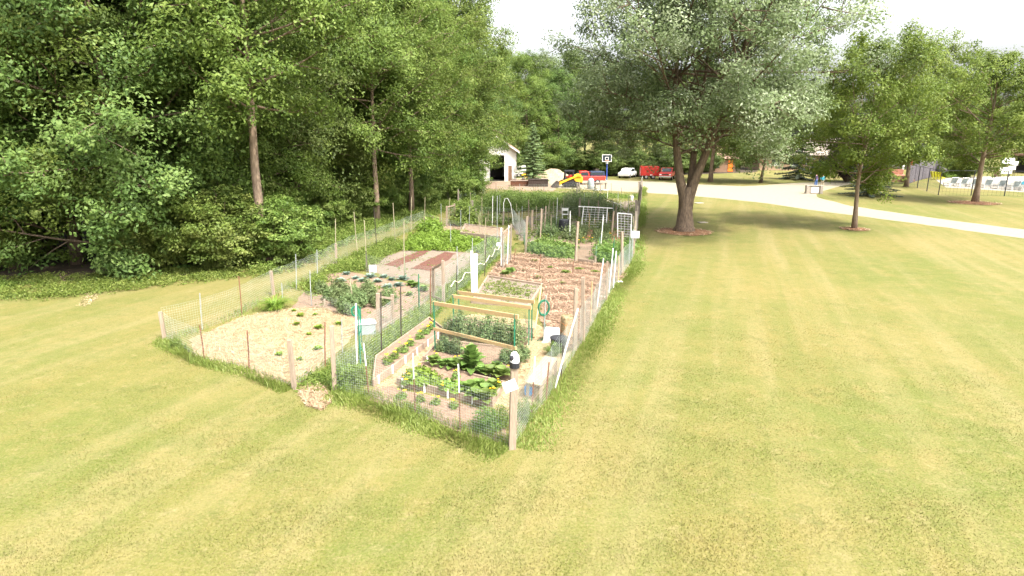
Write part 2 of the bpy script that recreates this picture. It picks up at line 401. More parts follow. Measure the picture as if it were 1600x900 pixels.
    V, F, T = leaves(rng, cen, rad, per, leaf, outw=out)
    tm = bpy.data.meshes.new('trunk'); tm.from_pydata(tb.m.v, [], tb.m.f); tm.update()
    for p in tm.polygons: p.use_smooth = True
    return tm, npmesh('crown', V, F, T)
def spruce_meshes(seed, H, Rr, tr, leaf=.22, dens=1.):
    rg = random.Random(seed); rng = np.random.default_rng(seed); tb = TB(); cl = []; ow = []
    tb.br([(0, 0, -.1), (0, 0, H*.5), (0, 0, H*.98)], tr, .02, 7)
    n = int(H*13*dens)
    for k in range(n):
        t = (k+rg.random())/n; z = .25+(H-.3)*t; L = Rr*(1-t)**.85*rg.uniform(.75, 1.1)+.12; az = k*2.39996
        d = Vector((math.cos(az), math.sin(az), .25-.5*(1-t)))
        lp = curve((0, 0, z), d, L, .12, 4, rg, .04); tb.br(lp, .03*(1-t)+.01, .006, 4)
        m = max(2, int(L/.22))
        for q in range(m):
            s_ = (q+.7)/m*4; i = min(int(s_), 3); c = lp[i].lerp(lp[i+1], s_-i); cl.append(c+Vector((0, 0, -.03))); ow.append(d.normalized())
    cen = np.array([tuple(c) for c in cl]); out = np.array([tuple(c) for c in ow])
    V, F, T = leaves(rng, cen, np.array([.24, .24, .10]), 24, leaf, up=.8, outw=out, wid=.35)
    tm = bpy.data.meshes.new('trunk'); tm.from_pydata(tb.m.v, [], tb.m.f)
    return tm, npmesh('crown', V, F, T)
def shrub_meshes(seed, H, Rr, leaf=.16, per=50, n=60, crad=.45):
    rg = random.Random(seed); rng = np.random.default_rng(seed); tb = TB(); cl = []; ow = []
    for k in range(n):
        az = k*2.39996; el = rg.uniform(.1, 1.45); lob = rg.uniform(.7, 1.12)
        d = Vector((math.cos(az)*math.cos(el), math.sin(az)*math.cos(el), math.sin(el)))
        L = lob/math.sqrt((math.cos(el)/Rr)**2+(math.sin(el)/H)**2)
        lp = curve((math.cos(az)*.2, math.sin(az)*.2, 0), (d.x*.7, d.y*.7, d.z+.5), L, -.35, 5, rg); tb.br(lp, .035, .008, 4)
        for i in (2, 3, 4, 5):
            for _ in range(3):
                c = lp[i]+Vector((rg.uniform(-1, 1), rg.uniform(-1, 1), rg.uniform(-.7, .7)))*crad; c.z = max(c.z, .12); cl.append(c); ow.append(d)
    cen = np.array([tuple(c) for c in cl]); out = np.array([tuple(c) for c in ow])
    rad = np.array([crad, crad, crad*.5])*(.5+.8*rng.random((len(cen), 1)))
    V, F, T = leaves(rng, cen, rad, per, leaf, outw=out, wid=.6); V[:, 2] = np.maximum(V[:, 2], .01)
    tm = bpy.data.meshes.new('stems'); tm.from_pydata(tb.m.v, [], tb.m.f)
    return tm, npmesh('foliage', V, F, T)
MATKEY = {}
def put(meshes, name, loc, label, cat, leafm, barkm='bark', group=None, rz=0., sc=1., parts=('trunk', 'crown')):
    """a tree or shrub: empty at its foot, trunk and crown as parts (mesh data shared between trees of a kind)"""
    e = empty(name, loc, label, cat, group, rz)
    e.scale = sc if hasattr(sc, '__len__') else (sc, sc, sc)
    for me, pn, mk in ((meshes[0], parts[0], barkm), (meshes[1], parts[1], leafm)):
        if not me.materials: me.materials.append(M[mk])
        o = bpy.data.objects.new(pn, me); COL.objects.link(o); o.parent = e
        if me.materials[0] != M[mk]: o.material_slots[0].link = 'OBJECT'; o.material_slots[0].material = M[mk]
    return e

# ------------------------------------------------------------ sampling inside polygons
def inpoly(P, x, y):
    c = np.zeros(len(x), bool); n = len(P)
    for i in range(n):
        x0, y0, x1, y1 = P[i][0], P[i][1], P[(i+1) % n][0], P[(i+1) % n][1]
        k = ((y0 > y) != (y1 > y)) & (x < (x1-x0)*(y-y0)/(y1-y0+1e-12)+x0); c ^= k
    return c
def sample(P, n, rng):
    xs = [p[0] for p in P]; ys = [p[1] for p in P]; out = np.zeros((0, 2))
    while len(out) < n:
        q = np.stack([rng.uniform(min(xs), max(xs), n*2), rng.uniform(min(ys), max(ys), n*2)], 1)
        out = np.concatenate([out, q[inpoly(P, q[:, 0], q[:, 1])]])
    return out[:n]
def area(P): return abs(sum(P[i][0]*P[(i+1) % len(P)][1]-P[(i+1) % len(P)][0]*P[i][1] for i in range(len(P))))/2
def sheet(name, P, z, m, jit=.0, seg=.6, kind='structure', **k):
    """flat ground sheet with a slightly irregular outline"""
    Q = []
    for i in range(len(P)):
        a, b = Vector(P[i]), Vector(P[(i+1) % len(P)]); n = max(1, int((b-a).length/seg)) if jit else 1
        for j in range(n):
            p = a.lerp(b, j/n); Q.append(Vector((p.x+rnd.uniform(-jit, jit), p.y+rnd.uniform(-jit, jit), z)))
    tri = tessellate_polygon([Q]); me = bpy.data.meshes.new(name)
    Zs = sum((Q[b]-Q[a]).cross(Q[c]-Q[a]).z for a, b, c in tri)
    me.from_pydata([tuple(q) for q in Q], [], [t if Zs > 0 else t[::-1] for t in tri]); me.update()
    return tag(link(name, me, m), kind=kind, **k)
def sticks(name, P, n, L, w, m, z=.012, lift=.03, seed=1, label=None, cat=None, tilt=.35, furrow=0.):
    rng = np.random.default_rng(seed); q = sample(P, n, rng); p = np.column_stack([q, z+rng.random(n)*lift+furrow*np.abs(np.sin(q[:, 0]*1.1+q[:, 1]*2.6+np.sin(q[:, 0]*1.7)))])
    a = rng.uniform(0, 2*np.pi, n); t = unit(np.stack([np.cos(a), np.sin(a), rng.normal(0, tilt, n)], 1)); nn = np.tile([0., 0, 1], (n, 1))
    b = unit(np.cross(nn, t)); LL = L*(.4+.9*rng.random((n, 1))); ww = w*(.6+.8*rng.random((n, 1)))
    V = np.stack([p-t*LL/2-b*ww/2, p+t*LL/2-b*ww/2, p+t*LL/2+b*ww/2, p-t*LL/2+b*ww/2], 1).reshape(-1, 3); V[:, 2] = np.maximum(V[:, 2], .006)
    o = link(name, npmesh(name, V, np.arange(n*4).reshape(-1, 4), rng.random(n)), m)
    return tag(o, label, cat, kind='stuff')
def blades(name, q, hgt, w, m, seed=2, lean=.5, label=None, cat='grass', parent=None, tints=None):
    rng = np.random.default_rng(seed); n = len(q); a = rng.uniform(0, 2*np.pi, n); h = (hgt if hasattr(hgt, '__len__') else np.full(n, hgt))*(.5+.8*rng.random(n))
    la = rng.uniform(0, 2*np.pi, n); ll = h*lean*rng.random(n); b = np.stack([np.cos(a), np.sin(a), np.zeros(n)], 1)*((w if hasattr(w, '__len__') else np.full(n, w))[:, None])/2
    p = np.column_stack([q[:, :2], np.zeros(n) if q.shape[1] < 3 else q[:, 2]]); l1 = np.stack([np.cos(la)*ll, np.sin(la)*ll, h], 1)
    mid = p+l1*np.array([.35, .35, .6]); tip = p+l1
    V = np.stack([p-b, p+b, mid+b*.8, mid-b*.8, tip+b*.15, tip-b*.15], 1).reshape(-1, 3); k = np.arange(n)*6
    F = np.concatenate([np.stack([k, k+1, k+2, k+3], 1), np.stack([k+3, k+2, k+4, k+5], 1)])
    T = rng.random(n) if tints is None else tints
    o = link(name, npmesh(name, V, F, np.concatenate([T, T])), m, parent)
    if parent is None: tag(o, label, cat, kind='stuff')
    return o
def cover(name, P, n, h, leaf, m, seed=3, label=None, cat='plants', rad=.16, per=8, patch=.9, edge=.15):
    """ground cover: many low clumps of leaves"""
    rng = np.random.default_rng(seed); q = sample(P, int(n*1.5), rng)+rng.normal(0, edge, (int(n*1.5), 2))
    lump = np.sin(q[:, 0]*patch*2+np.sin(q[:, 1]*patch*1.7)*1.5)*np.cos(q[:, 1]*patch*1.9+q[:, 0])
    q = q[lump+rng.normal(0, .5, len(q)) > -.45][:n]; n = len(q); lump = np.sin(q[:, 0]*patch*2+np.sin(q[:, 1]*patch*1.7)*1.5)*np.cos(q[:, 1]*patch*1.9+q[:, 0])
    hh = h*(.25+.85*rng.random(n)**1.3)*(1+.45*lump)
    cen = np.column_stack([q, hh*.6]); rd = np.column_stack([np.full(n, rad), np.full(n, rad), hh*.5])
    V, F, T = leaves(rng, cen, rd, per, leaf, wid=.6); V[:, 2] = np.maximum(V[:, 2], .006)
    return tag(link(name, npmesh(name, V, F, T), m), label, cat, kind='stuff')
def along(pts, step):
    out = []
    for a, b in zip(pts, pts[1:]):
        a, b = Vector(a), Vector(b); n = max(1, int((b-a).length/step)); out += [a.lerp(b, i/n) for i in range(n)]
    return out+[Vector(pts[-1])]
def strip(pts, w0, w1=None):
    """polygon of a band beside a line: from -w0 (left) to +w1 (right)"""
    w1 = w0 if w1 is None else w1; P = [Vector(p) for p in pts]; L = []; Rt = []
    for i, p in enumerate(P):
        t = (P[min(i+1, len(P)-1)]-P[max(0, i-1)]).normalized(); nrm = Vector((-t.y, t.x, 0)); L.append(p+nrm*w0); Rt.append(p-nrm*w1)
    return L+Rt[::-1]

# ============================================================ THE SETTING
g = bpy.data.meshes.new('lawn'); g.from_pydata([(-900, -60, 0), (900, -60, 0), (900, 1500, 0), (-900, 1500, 0)], [], [(0, 1, 2, 3)]); g.update()
tag(link('lawn', g, M['lawn']), kind='structure')
road_px = [(765, 284), (808, 279), (850, 277), (900, 279.5), (945, 281), (1000, 283), (1040, 284.5), (1088, 288), (1125, 289.5), (1160, 291), (1195, 289.5), (1220, 287), (1270, 285), (1300, 284), (1330, 283.2),
           (1334, 287), (1318, 290), (1300, 294), (1284, 299.5), (1276, 304), (1280, 309.5), (1330, 322), (1452, 340), (1600, 359), (1900, 398),
           (1900, 428), (1600, 373), (1480, 356), (1376, 342), (1280, 330), (1200, 318), (1120, 309.5), (1054, 304), (1000, 301), (945, 297.5), (860, 293.5), (755, 293), (700, 292), (715, 286)]
sheet('gravel_road', PG(road_px), .008, M['road'], .12, 1.2)
sheet('dirt_yard', PG([(740, 285), (850, 283), (872, 292), (865, 298.5), (800, 297.5), (735, 293.5)]), .014, M['dirt'], .2, 1)
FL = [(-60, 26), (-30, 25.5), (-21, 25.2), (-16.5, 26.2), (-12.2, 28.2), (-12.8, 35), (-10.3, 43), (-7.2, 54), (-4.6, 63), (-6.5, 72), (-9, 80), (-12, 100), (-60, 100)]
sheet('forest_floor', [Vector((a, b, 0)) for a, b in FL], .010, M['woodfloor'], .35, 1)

# ---- tree kinds
edgeA = tree_meshes(11, 17, 4.8, 1.0, .24, leaf=.165, per=100, nlimb=50, nsub=6, peak=.35, droop=.25, low=.6, crad=.8, flat=.7)
edgeB = tree_meshes(12, 19, 5.2, 1.6, .27, leaf=.175, per=100, nlimb=54, nsub=6, peak=.4, droop=.2, low=.55, crad=.85, flat=.7)
tallA = tree_meshes(13, 20, 4.6, 7.0, .25, leaf=.18, per=82, nlimb=44, nsub=6, peak=.5, droop=.1, low=.45, crad=.85, flat=.7)
tallB = tree_meshes(14, 18, 5.2, 5.5, .22, leaf=.18, per=82, nlimb=44, nsub=6, peak=.45, droop=.1, low=.45, crad=.9, flat=.65)
lawnT = tree_meshes(15, 12, 5.2, 3.2, .17, leaf=.17, per=96, nlimb=34, nsub=5, peak=.5, low=.05, crad=.72, flat=.75, lobes=.3)
lawnU = tree_meshes(16, 13, 6.0, 3.8, .26, leaf=.19, per=92, nlimb=38, nsub=5, peak=.45, low=.12, crad=.85, flat=.7, lobes=.3)
shrA = shrub_meshes(21, 3.6, 2.8, leaf=.125, per=72, n=62)
shrB = shrub_meshes(22, 2.6, 2.3, leaf=.115, per=66, n=54, crad=.4)
sprA = spruce_meshes(31, 8.2, 2.6, .16)
sprB = spruce_meshes(32, 12, 3.6, .2, leaf=.26, dens=.9)

def px_of(p):
    v = Vector(p)-Vector((0, 0, CAM_H)); f = v.y*CT-v.z*ST; u = v.y*ST+v.z*CT
    return 800+FPX*v.x/f, 450-FPX*u/f
# front row of the wood: one tree each, west of the garden, then along the garden's left side
front = [(-44, 29, 0), (-38.5, 29.5, 1), (-33.5, 29, 0), (-29, 29.6, 1), (-25, 28.6, 0), (-21.3, 29.5, 1), (-18.0, 28.6, 0), (-16.6, 33.4, 1),
         (-15.9, 36.5, 0), (-15.4, 41.0, 1), (-13.9, 45.5, 0), (-12.9, 50.2, 1), (-11.6, 55.5, 0), (-9.6, 60.5, 1), (-7.2, 64.5, 0), (-8.6, 70, 1)]
kinds = (edgeA, edgeB, tallA, tallB)
for i, (x, y, k) in enumerate(front):
    put(kinds[k], 'broadleaf_tree', (x, y, 0), 'leafy tree in the front row of the wood, low branches, %s' % nth(i, len(front)), 'tree',
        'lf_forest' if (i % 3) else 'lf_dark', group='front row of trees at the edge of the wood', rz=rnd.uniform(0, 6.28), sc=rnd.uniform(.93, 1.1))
# three slender trunks that show bare between the leaves
for (bx, by, D, s_, lab) in ((410, 0, 29.6, 1.0, 'tall tree with a bare light brown trunk rising behind the bright bush'),
                         (588, 0, 44, .95, 'tree with a bare slanting trunk halfway along the wood edge, above the tall bamboo stakes'),
                         (643, 0, 50, .95, 'slim leaning tree whose bare trunk shows above the shrubs near the far garden gate')):
    x = (bx-800)/FPX*D
    put(tallA if s_ == 1 else tallB, 'broadleaf_tree', (x, D, 0), lab, 'tree', 'lf_forest', 'bark_light', rz=D, sc=s_)
deep = [(-20.5, 32.6), (-24.8, 32.6), (-30, 33), (-35.5, 33), (-40, 33), (-47, 36), (-40, 37), (-34, 36), (-29, 37), (-24, 35.5), (-20, 36), (-20.5, 42), (-19.5, 48), (-18.6, 54), (-17, 60), (-14.6, 66), (-12.6, 73), (-27, 43), (-26, 50), (-25, 58), (-22, 66), (-34, 44),
        (-18, 80), (-13.5, 86), (-11, 95), (-41, 46)]
for i, (x, y) in enumerate(deep):
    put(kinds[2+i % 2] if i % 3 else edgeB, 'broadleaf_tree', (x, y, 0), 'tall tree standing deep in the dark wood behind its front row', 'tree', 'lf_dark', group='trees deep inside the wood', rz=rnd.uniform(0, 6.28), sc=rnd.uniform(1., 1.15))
# trees around and behind the garage, then behind the road
back = [(-6.8, 79, 0, .92, 'tree overhanging the left side of the white garage'), (-4.4, 82.5, 3, .95, 'tall tree hiding the gable peak of the white garage'), (-5.4, 66.5, 3, 1.22, 'tallest tree at the far right end of the wood edge'), (-4.5, 101, 3, 1.0, 'tree rising behind the roof of the white garage'),
        (2.5, 104, 1, 1.0, 'tall tree behind the spruce and the right end of the white garage'), (8, 108, 0, .98, 'tree behind the pale wood chip pile'),
        (13, 112, 3, .98, 'tree behind the yellow skid loader'), (17.5, 105, 1, .9, 'tree behind the basketball hoop'),
        (23, 108, 0, .85, 'tree behind the red trailer'), (29, 113, 3, .95, 'tree behind the red pickup truck'), (35, 118, 2, .98, 'tree behind the grey trunk across the road'),
        (41, 122, 3, .95, 'tree left of the tan brick house'), (-2, 113, 2, 1.05, 'tallest tree in the second row behind the garage'),
        (5.5, 117, 3, 1.1, 'second row tree above the wood chip pile'), (11, 122, 2, 1.1, 'second row tree at the gap of sky beside the big maple'),
        (48, 138, 3, 1.0, 'tree behind the tan brick house, left half'), (57, 140, 2, .95, 'tree behind the tan brick house, right half'),
        (66, 128, 0, .9, 'tree between the two houses'), (74, 126, 1, .85, 'dark tree behind the pool fence, left of the round bush'),
        (81, 122, 0, .85, 'dark tree behind the round clipped bush'), (89, 124, 1, .92, 'dark tree behind the pool chairs'), (97, 118, 0, 1.0, 'dark tree beyond the pool at the right edge'),
        (105, 122, 1, 1.1, 'tree beyond the pool, right of the signs'), (88, 145, 2, 1.1, 'far treetop with a thin crown against the sky on the right'),
        (110, 150, 3, 1.1, 'far tree at the right horizon'), (72, 150, 3, 1.0, 'far tree behind the pale house')]
for i, (x, y, k, s_, lab) in enumerate(back):
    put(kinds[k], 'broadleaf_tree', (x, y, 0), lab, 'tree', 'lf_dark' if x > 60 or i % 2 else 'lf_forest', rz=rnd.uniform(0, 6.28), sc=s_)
# shrubs along the edge of the wood
shr = [(-32, 27.5, 0, 1.0), (-27, 27.2, 1, 1.1), (-23.5, 28.4, 1, .8), (-16.8, 28.2, 1, 1.0), (-14.2, 28.6, 0, 1.05), (-11.4, 29.6, 1, 1.1), (-13.4, 33.0, 0, .95), (-13.6, 36.6, 1, 1.05), (-12.8, 40.4, 0, .9),
       (-11.4, 44.4, 1, 1.05), (-10.6, 48.2, 0, .95), (-9.2, 52.6, 0, .95), (-7.8, 56.8, 1, 1.1), (-6.2, 60.2, 0, 1.0), (-5.0, 63.2, 0, 1.05), (-6, 68, 1, 1.1), (-7.5, 75, 0, 1.0)]
for i, (x, y, k, s_) in enumerate(shr):
    put((shrA, shrB)[k], 'shrub', (x, y, 0), 'leafy shrub at the foot of the wood edge, %s along the edge' % nth(i, len(shr), 'left', 'far right '), 'shrub', 'lf_shrub' if i % 3 != 1 else 'lf_forest',
        group='shrubs along the edge of the wood', rz=i*1.7, sc=s_, parts=('stems', 'foliage'))
bb = put(shrA, 'bush', G(335, 425)+Vector((0, .9, 0)), 'large bright green bush bulging out of the wood edge beside the bare trunk', 'bush', 'lf_shrub', sc=(1.05, .9, .95), rz=.4, parts=('stems', 'foliage'))
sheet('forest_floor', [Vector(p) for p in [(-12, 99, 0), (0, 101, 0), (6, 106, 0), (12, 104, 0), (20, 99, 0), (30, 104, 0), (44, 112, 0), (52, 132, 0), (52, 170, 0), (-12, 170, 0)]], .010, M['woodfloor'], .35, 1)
ub = [(1, 99.5), (4.5, 103), (8.5, 106), (12, 105), (16, 101), (20, 99.5), (24.5, 101.5), (29, 106), (34, 111), (40, 116)]
for i, (x, y) in enumerate(ub):
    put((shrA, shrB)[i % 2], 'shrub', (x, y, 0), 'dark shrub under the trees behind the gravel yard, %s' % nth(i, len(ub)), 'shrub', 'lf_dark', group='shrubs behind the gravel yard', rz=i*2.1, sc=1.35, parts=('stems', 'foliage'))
# big silver maple
mp = G(1068, 362)
st = [([(0, 0, -.2), (.05, 0, .4), (.02, 0, 1.4), (.05, 0, 2.9)], .64, .36, 0),
      ([(-.02, 0, 1.3), (-.12, 0, 2.3), (-.45, .05, 3.4), (-.75, .1, 5.2), (-1.1, .2, 8), (-1.0, .3, 12), (-.6, .4, 17)], .40, .05, .45),
      ([(.05, 0, 1.3), (.18, 0, 2.2), (.5, -.05, 3.4), (1.05, -.1, 5.0), (1.7, -.2, 7.2), (2.9, -.3, 11), (4.0, -.3, 16)], .42, .05, .55),
      ([(.3, .1, 2.8), (.45, .5, 4.2), (.7, 1.2, 6.5), (1.2, 1.6, 10), (1.6, 1.8, 18)], .28, .04, .35)]
maple = tree_meshes(41, 20.5, 9.1, 5.5, .6, leaf=.18, per=112, nlimb=66, nsub=7, peak=.46, flat=.7, crad=.95, stems=st, low=.16, asym=(.1, 0), lobes=.3, clear=(2.3, 5.9, .5))
put(maple, 'silver_maple', mp, 'very big silver maple with a forked trunk standing on the lawn right of the garden', 'tree', 'lf_maple')
t1 = put(lawnT, 'young_maple', G(1335, 358), 'medium maple with a slim leaning trunk in front of the curved road', 'tree', 'lf_light', 'bark_light', rz=.4)
t1.scale = (.94, .94, 1.0); t1.rotation_euler = (0, R(4), .4)
put(lawnU, 'young_maple', G(1523, 316), 'round crowned maple in a red mulch ring in front of the white pool chairs', 'tree', 'lf_light', 'bark_light', rz=2.1, sc=1.02)
put(lawnU, 'young_maple', (49.5, 78, 0), 'bright maple behind the slim leaning one, its top a separate lobe against the sky', 'tree', 'lf_light', rz=4.1, sc=(.95, .95, 1.28))
put(lawnU, 'young_maple', (69, 72, 0), 'maple cut off by the right edge of the photo beyond the pool fence', 'tree', 'lf_light', rz=1.1, sc=(1.05, 1.05, 1.12))
put(lawnU, 'broadleaf_tree', G(1110, 284), 'tree with a straight pale grey trunk across the road behind the big maple', 'tree', 'lf_forest', 'bark_light', rz=.1, sc=1.15)
put(lawnT, 'broadleaf_tree', G(1188, 285.5), 'low dark maple with a short trunk across the road', 'tree', 'lf_dark', rz=3, sc=(1.25, 1.25, .85))
put(sprA, 'blue_spruce', G(1247, 280.5), 'grey green spruce in front of the tan brick house', 'spruce', 'lf_bluespruce', sc=(1.25, 1.25, 1.25))
put(sprA, 'spruce', G(832, 284), 'small pointed green spruce right of the white garage', 'spruce', 'lf_spruce', sc=(1., 1., .98))
put(sprA, 'spruce', G(1357, 306), 'squat dark spruce on the grass behind the slim leaning maple', 'spruce', 'lf_bluespruce', sc=(1.12, 1.12, .66), rz=1)
put(shrB, 'bush', G(1325, 284.5), 'dark purple leaved bush left of the squat spruce', 'bush', 'lf_purple', sc=(1.8, 1.8, 2.2), parts=('stems', 'foliage'))
put(shrB, 'bush', G(1280, 281), 'small green bush at the wall of the tan brick house', 'bush', 'lf_forest', sc=.9, parts=('stems', 'foliage'))
rb = shrub_meshes(23, 2.5, 2.5, leaf=.12, per=70, n=70, crad=.3)
put(rb, 'round_bush', G(1505, 276.5), 'clipped ball shaped bush behind the pool lawn', 'bush', 'lf_shrub', sc=1.5, parts=('stems', 'foliage'))
for (a, b, r_, lab) in ((1068, 362, 1.75, 'ring of red wood mulch around the foot of the big silver maple'), (1335, 358, .85, 'small ring of red mulch around the slim leaning maple'),
                        (1521, 317, 2.0, 'ring of red mulch around the round crowned maple by the pool')):
    c = G(a, b); m_ = MB(); n = 28; vs = [(c.x, c.y, .09)]
    for rr, zz in ((.5, .085), (1., .012)):
        for i in range(n):
            q = r_*rr*(1+rnd.uniform(-.08, .08)); vs.append((c.x+q*math.cos(i*2*math.pi/n), c.y+q*math.sin(i*2*math.pi/n), zz+rnd.uniform(-.01, .01)*(rr < 1)))
    m_.add(vs, [(0, 1+i, 1+(i+1) % n) for i in range(n)]+[(1+i, 1+n+i, 1+n+(i+1) % n, 1+(i+1) % n) for i in range(n)])
    mo = tag(m_.build('mulch_ring', M['redmulch']), lab, 'mulch')
    ang = [i*math.pi/8 for i in range(16)]; ch = sticks('wood_chips', [(c.x+r_*1.12*math.cos(a_), c.y+r_*1.12*math.sin(a_)) for a_ in ang], int(520*r_), .12, .035, M['chips'], .03, .05, int(a)); ch.parent = mo

# ---- weeds along the wood edge and rough grass
cover('edge_weeds', PG([(0, 470), (120, 462), (300, 440), (430, 428), (480, 405), (445, 395), (300, 420), (150, 432), (0, 436)]), 3800, .22, .075, M['lf_weed'], 4, 'low weeds along the foot of the wood', 'weeds', rad=.2, per=12, edge=.4)
cover('edge_weeds', [Vector((-26, 23.6, 0)), Vector((-21, 23.0, 0)), Vector((-20, 25.5, 0)), Vector((-26, 26, 0))], 1000, .26, .085, M['lf_weed'], 5, 'low weeds along the foot of the wood, left edge', 'weeds', rad=.25, per=12)
cover('edge_weeds', [Vector(p) for p in [(-10.6, 27.5, 0), (-10.2, 31, 0), (-9.6, 36, 0), (-7.8, 43, 0), (-5.6, 52, 0), (-4.2, 58, 0), (-3.0, 64, 0), (-6, 64, 0), (-9.5, 50, 0), (-12.3, 40, 0), (-13, 31, 0), (-12, 28, 0)]],
      6500, .5, .10, M['lf_weed'], 6, 'taller weeds between the wood and the garden fence', 'weeds', rad=.25, per=14, edge=.4)
# lawn blades where single tufts can still be made out
rng = np.random.default_rng(5); n = 560000
rr_ = 3.0+25*rng.random(n)**1.15; aa_ = rng.uniform(R(-62), R(62), n)
q = np.stack([rr_*np.sin(aa_), rr_*np.cos(aa_)-.5], 1); dd_ = np.hypot(q[:, 0], q[:, 1])
garden = PG([(258, 530), (460, 608), (500, 618), (523, 613), (800, 700), (912, 532), (985, 408), (1003, 292), (760, 292), (700, 345), (428, 460)])
q = q[~inpoly(garden, q[:, 0], q[:, 1])]; q = q[~inpoly([(a, b) for a, b in FL], q[:, 0], q[:, 1])]; dd_ = np.hypot(q[:, 0], q[:, 1])
blades('grass', q, .021*np.clip(1.45-dd_/20, .04, 1)*(1+.6*np.sin(q[:, 0]*1.3+np.sin(q[:, 1]*1.1)*2)*np.cos(q[:, 1]*1.7+q[:, 0]*.6)), .007+.0004*q[:, 1], M['blades'], 8, 1.2, 'mown lawn grass around the garden', 'grass')

# ============================================================ THE GARDEN
# ---- ground of the plots
def plot(name, px, z, m, jit=.06): return sheet(name, PG(px), z, M[m], jit, .35)
plot('garden_ground', [(262, 529), (461, 605), (492, 612), (523, 612), (800, 698), (832, 650), (880, 592), (912, 532), (950, 470), (984, 410), (993, 360), (1001, 305), (900, 305), (800, 320), (712, 340), (664, 350), (614, 372), (525, 410), (428, 460)], .006, 'lawn')
Bst = [(297, 531), (309, 560), (352, 578), (458, 604), (480, 590), (515, 560), (560, 518), (553, 497), (505, 481), (455, 482), (425, 486), (372, 497), (325, 519)]
plot('straw_ground', Bst, .012, 'straw')
plot('soil_ground', [(455, 482), (476, 456), (515, 428), (545, 425), (620, 440), (688, 451), (655, 480), (612, 506), (590, 520), (562, 518), (553, 498), (505, 481)], .012, 'soil')
plot('grey_soil_ground', [(571, 422), (600, 402), (640, 388), (700, 392), (752, 398), (736, 412), (692, 448), (630, 438)], .012, 'soil_grey')
for rr in ([(600, 414), (622, 418), (672, 393), (662, 390)], [(641, 420), (676, 424), (712, 397), (695, 394)]):
    sheet('dark_soil_row', PG(rr), .02, M['soil_red'], .06, .3)
plot('mulch_ground', [(672, 366), (700, 352), (735, 350), (800, 362), (782, 378), (730, 377), (690, 372)], .012, 'mulch')
plot('leaf_mulch_ground', [(796, 399), (830, 397), (880, 409), (950, 415), (985, 412), (978, 432), (955, 446), (938, 478), (905, 540), (882, 552), (860, 530), (845, 500), (849, 446), (763, 432), (776, 414)], .012, 'mulch')
plot('straw_path', [(583, 612), (650, 555), (700, 505), (735, 492), (830, 500), (862, 520), (900, 540), (872, 575), (840, 620), (803, 668), (770, 640), (700, 620), (640, 600)], .012, 'straw')
plot('soil_strip', [(588, 606), (612, 604), (640, 612), (775, 645), (800, 694), (760, 690), (640, 648), (570, 625)], .02, 'soil')
plot('vegetable_soil', [(822, 396), (845, 384), (880, 378), (990, 385), (984, 408), (972, 419), (930, 413), (899, 408)], .014, 'soil')
plot('far_soil', [(800, 352), (850, 330), (1001, 312), (993, 370), (990, 385), (880, 378), (845, 384), (812, 376)], .012, 'soil_grey')
for k, (pp, nn_, lb) in enumerate((([(466, 612), (486, 598), (508, 606), (522, 622), (505, 642), (478, 634)], 1500, 'trodden straw strewn on the grass at the front entrance between the plots'), ([(62, 458), (95, 430), (108, 422), (104, 438), (84, 454)], 260, 'dry brown twigs at the foot of the wood, left one'), ([(120, 478), (136, 458), (157, 450), (152, 468), (134, 480)], 260, 'dry brown twigs at the foot of the wood, right one'))):
    sticks('dry_litter', PG(pp), nn_, .14, .014, M['strawstick' if k == 0 else 'chips'], seed=60+k, label=lb, cat='litter')
sticks('straw', PG(Bst), 15000, .16, .010, M['strawstick'], seed=1, label='pale straw spread over the left front plot', cat='straw')
sticks('straw', PG([(583, 612), (650, 555), (700, 505), (735, 492), (830, 500), (862, 520), (900, 540), (872, 575), (840, 620), (803, 668), (770, 640), (700, 620), (640, 600)]), 9000, .15, .010, M['strawstick'], seed=2, label='straw on the paths between the raised beds of the near plot', cat='straw')
sticks('leaf_mulch', PG([(796, 399), (830, 397), (880, 409), (950, 415), (978, 432), (955, 446), (938, 478), (905, 540), (882, 552), (860, 530), (845, 500), (849, 446), (763, 432), (776, 414)]), 22000, .26, .016, M['chips'], lift=.04, furrow=.085, seed=3, label='orange brown leaf and stalk mulch on the middle right plot', cat='mulch', tilt=.25)
sticks('leaf_mulch', PG([(672, 366), (700, 352), (735, 350), (800, 362), (782, 378), (730, 377)]), 3500, .2, .02, M['chips'], lift=.05, seed=4, label='orange wood chips around the timber framed beds at the back left', cat='mulch')

# ---- rough grass along the fences
LFENCE = PG([(258, 531), (316, 516), (377, 492), (428, 461), (463, 446), (495, 431), (525, 412), (553, 398), (585, 386), (614, 373), (642, 361), (664, 351)])
FRL = PG([(258, 531), (320, 564), (389, 578), (460, 608)])
FRR = PG([(523, 613), (577, 622), (649, 648), (719, 674), (800, 700)])
RGT = PG([(802, 700), (832, 652), (855, 624), (875, 590), (903, 545), (914, 530), (938, 484), (957, 452), (972, 430), (987, 408)])
RGT2 = PG([(987, 408), (992, 385), (996, 350), (1000, 320), (1003, 293)])
PL = PG([(460, 608), (508, 572), (560, 545), (613, 508), (650, 483), (690, 453), (738, 412), (785, 379)])
PR = PG([(523, 613), (565, 578), (597, 553), (627, 531), (655, 512), (700, 473), (740, 437), (782, 399)])
rng = np.random.default_rng(77)
def band(pts, w0, w1, n): return sample(strip(pts, w0, w1), n, rng)
qs = np.concatenate([band(FRL, .12, .35, 3000), band(FRR, .3, .3, 5500), band(RGT, .15, .25, 3500), band(RGT2, .3, .1, 1800), band(LFENCE, .35, .3, 5500), band(PL, .2, .5, 4500), band(PR, .45, .15, 5500)])
qs = qs[(np.sin(qs[:, 0]*2.3+np.sin(qs[:, 1]*1.7)*2)+np.random.default_rng(3).normal(0, .7, len(qs))) > -.35]
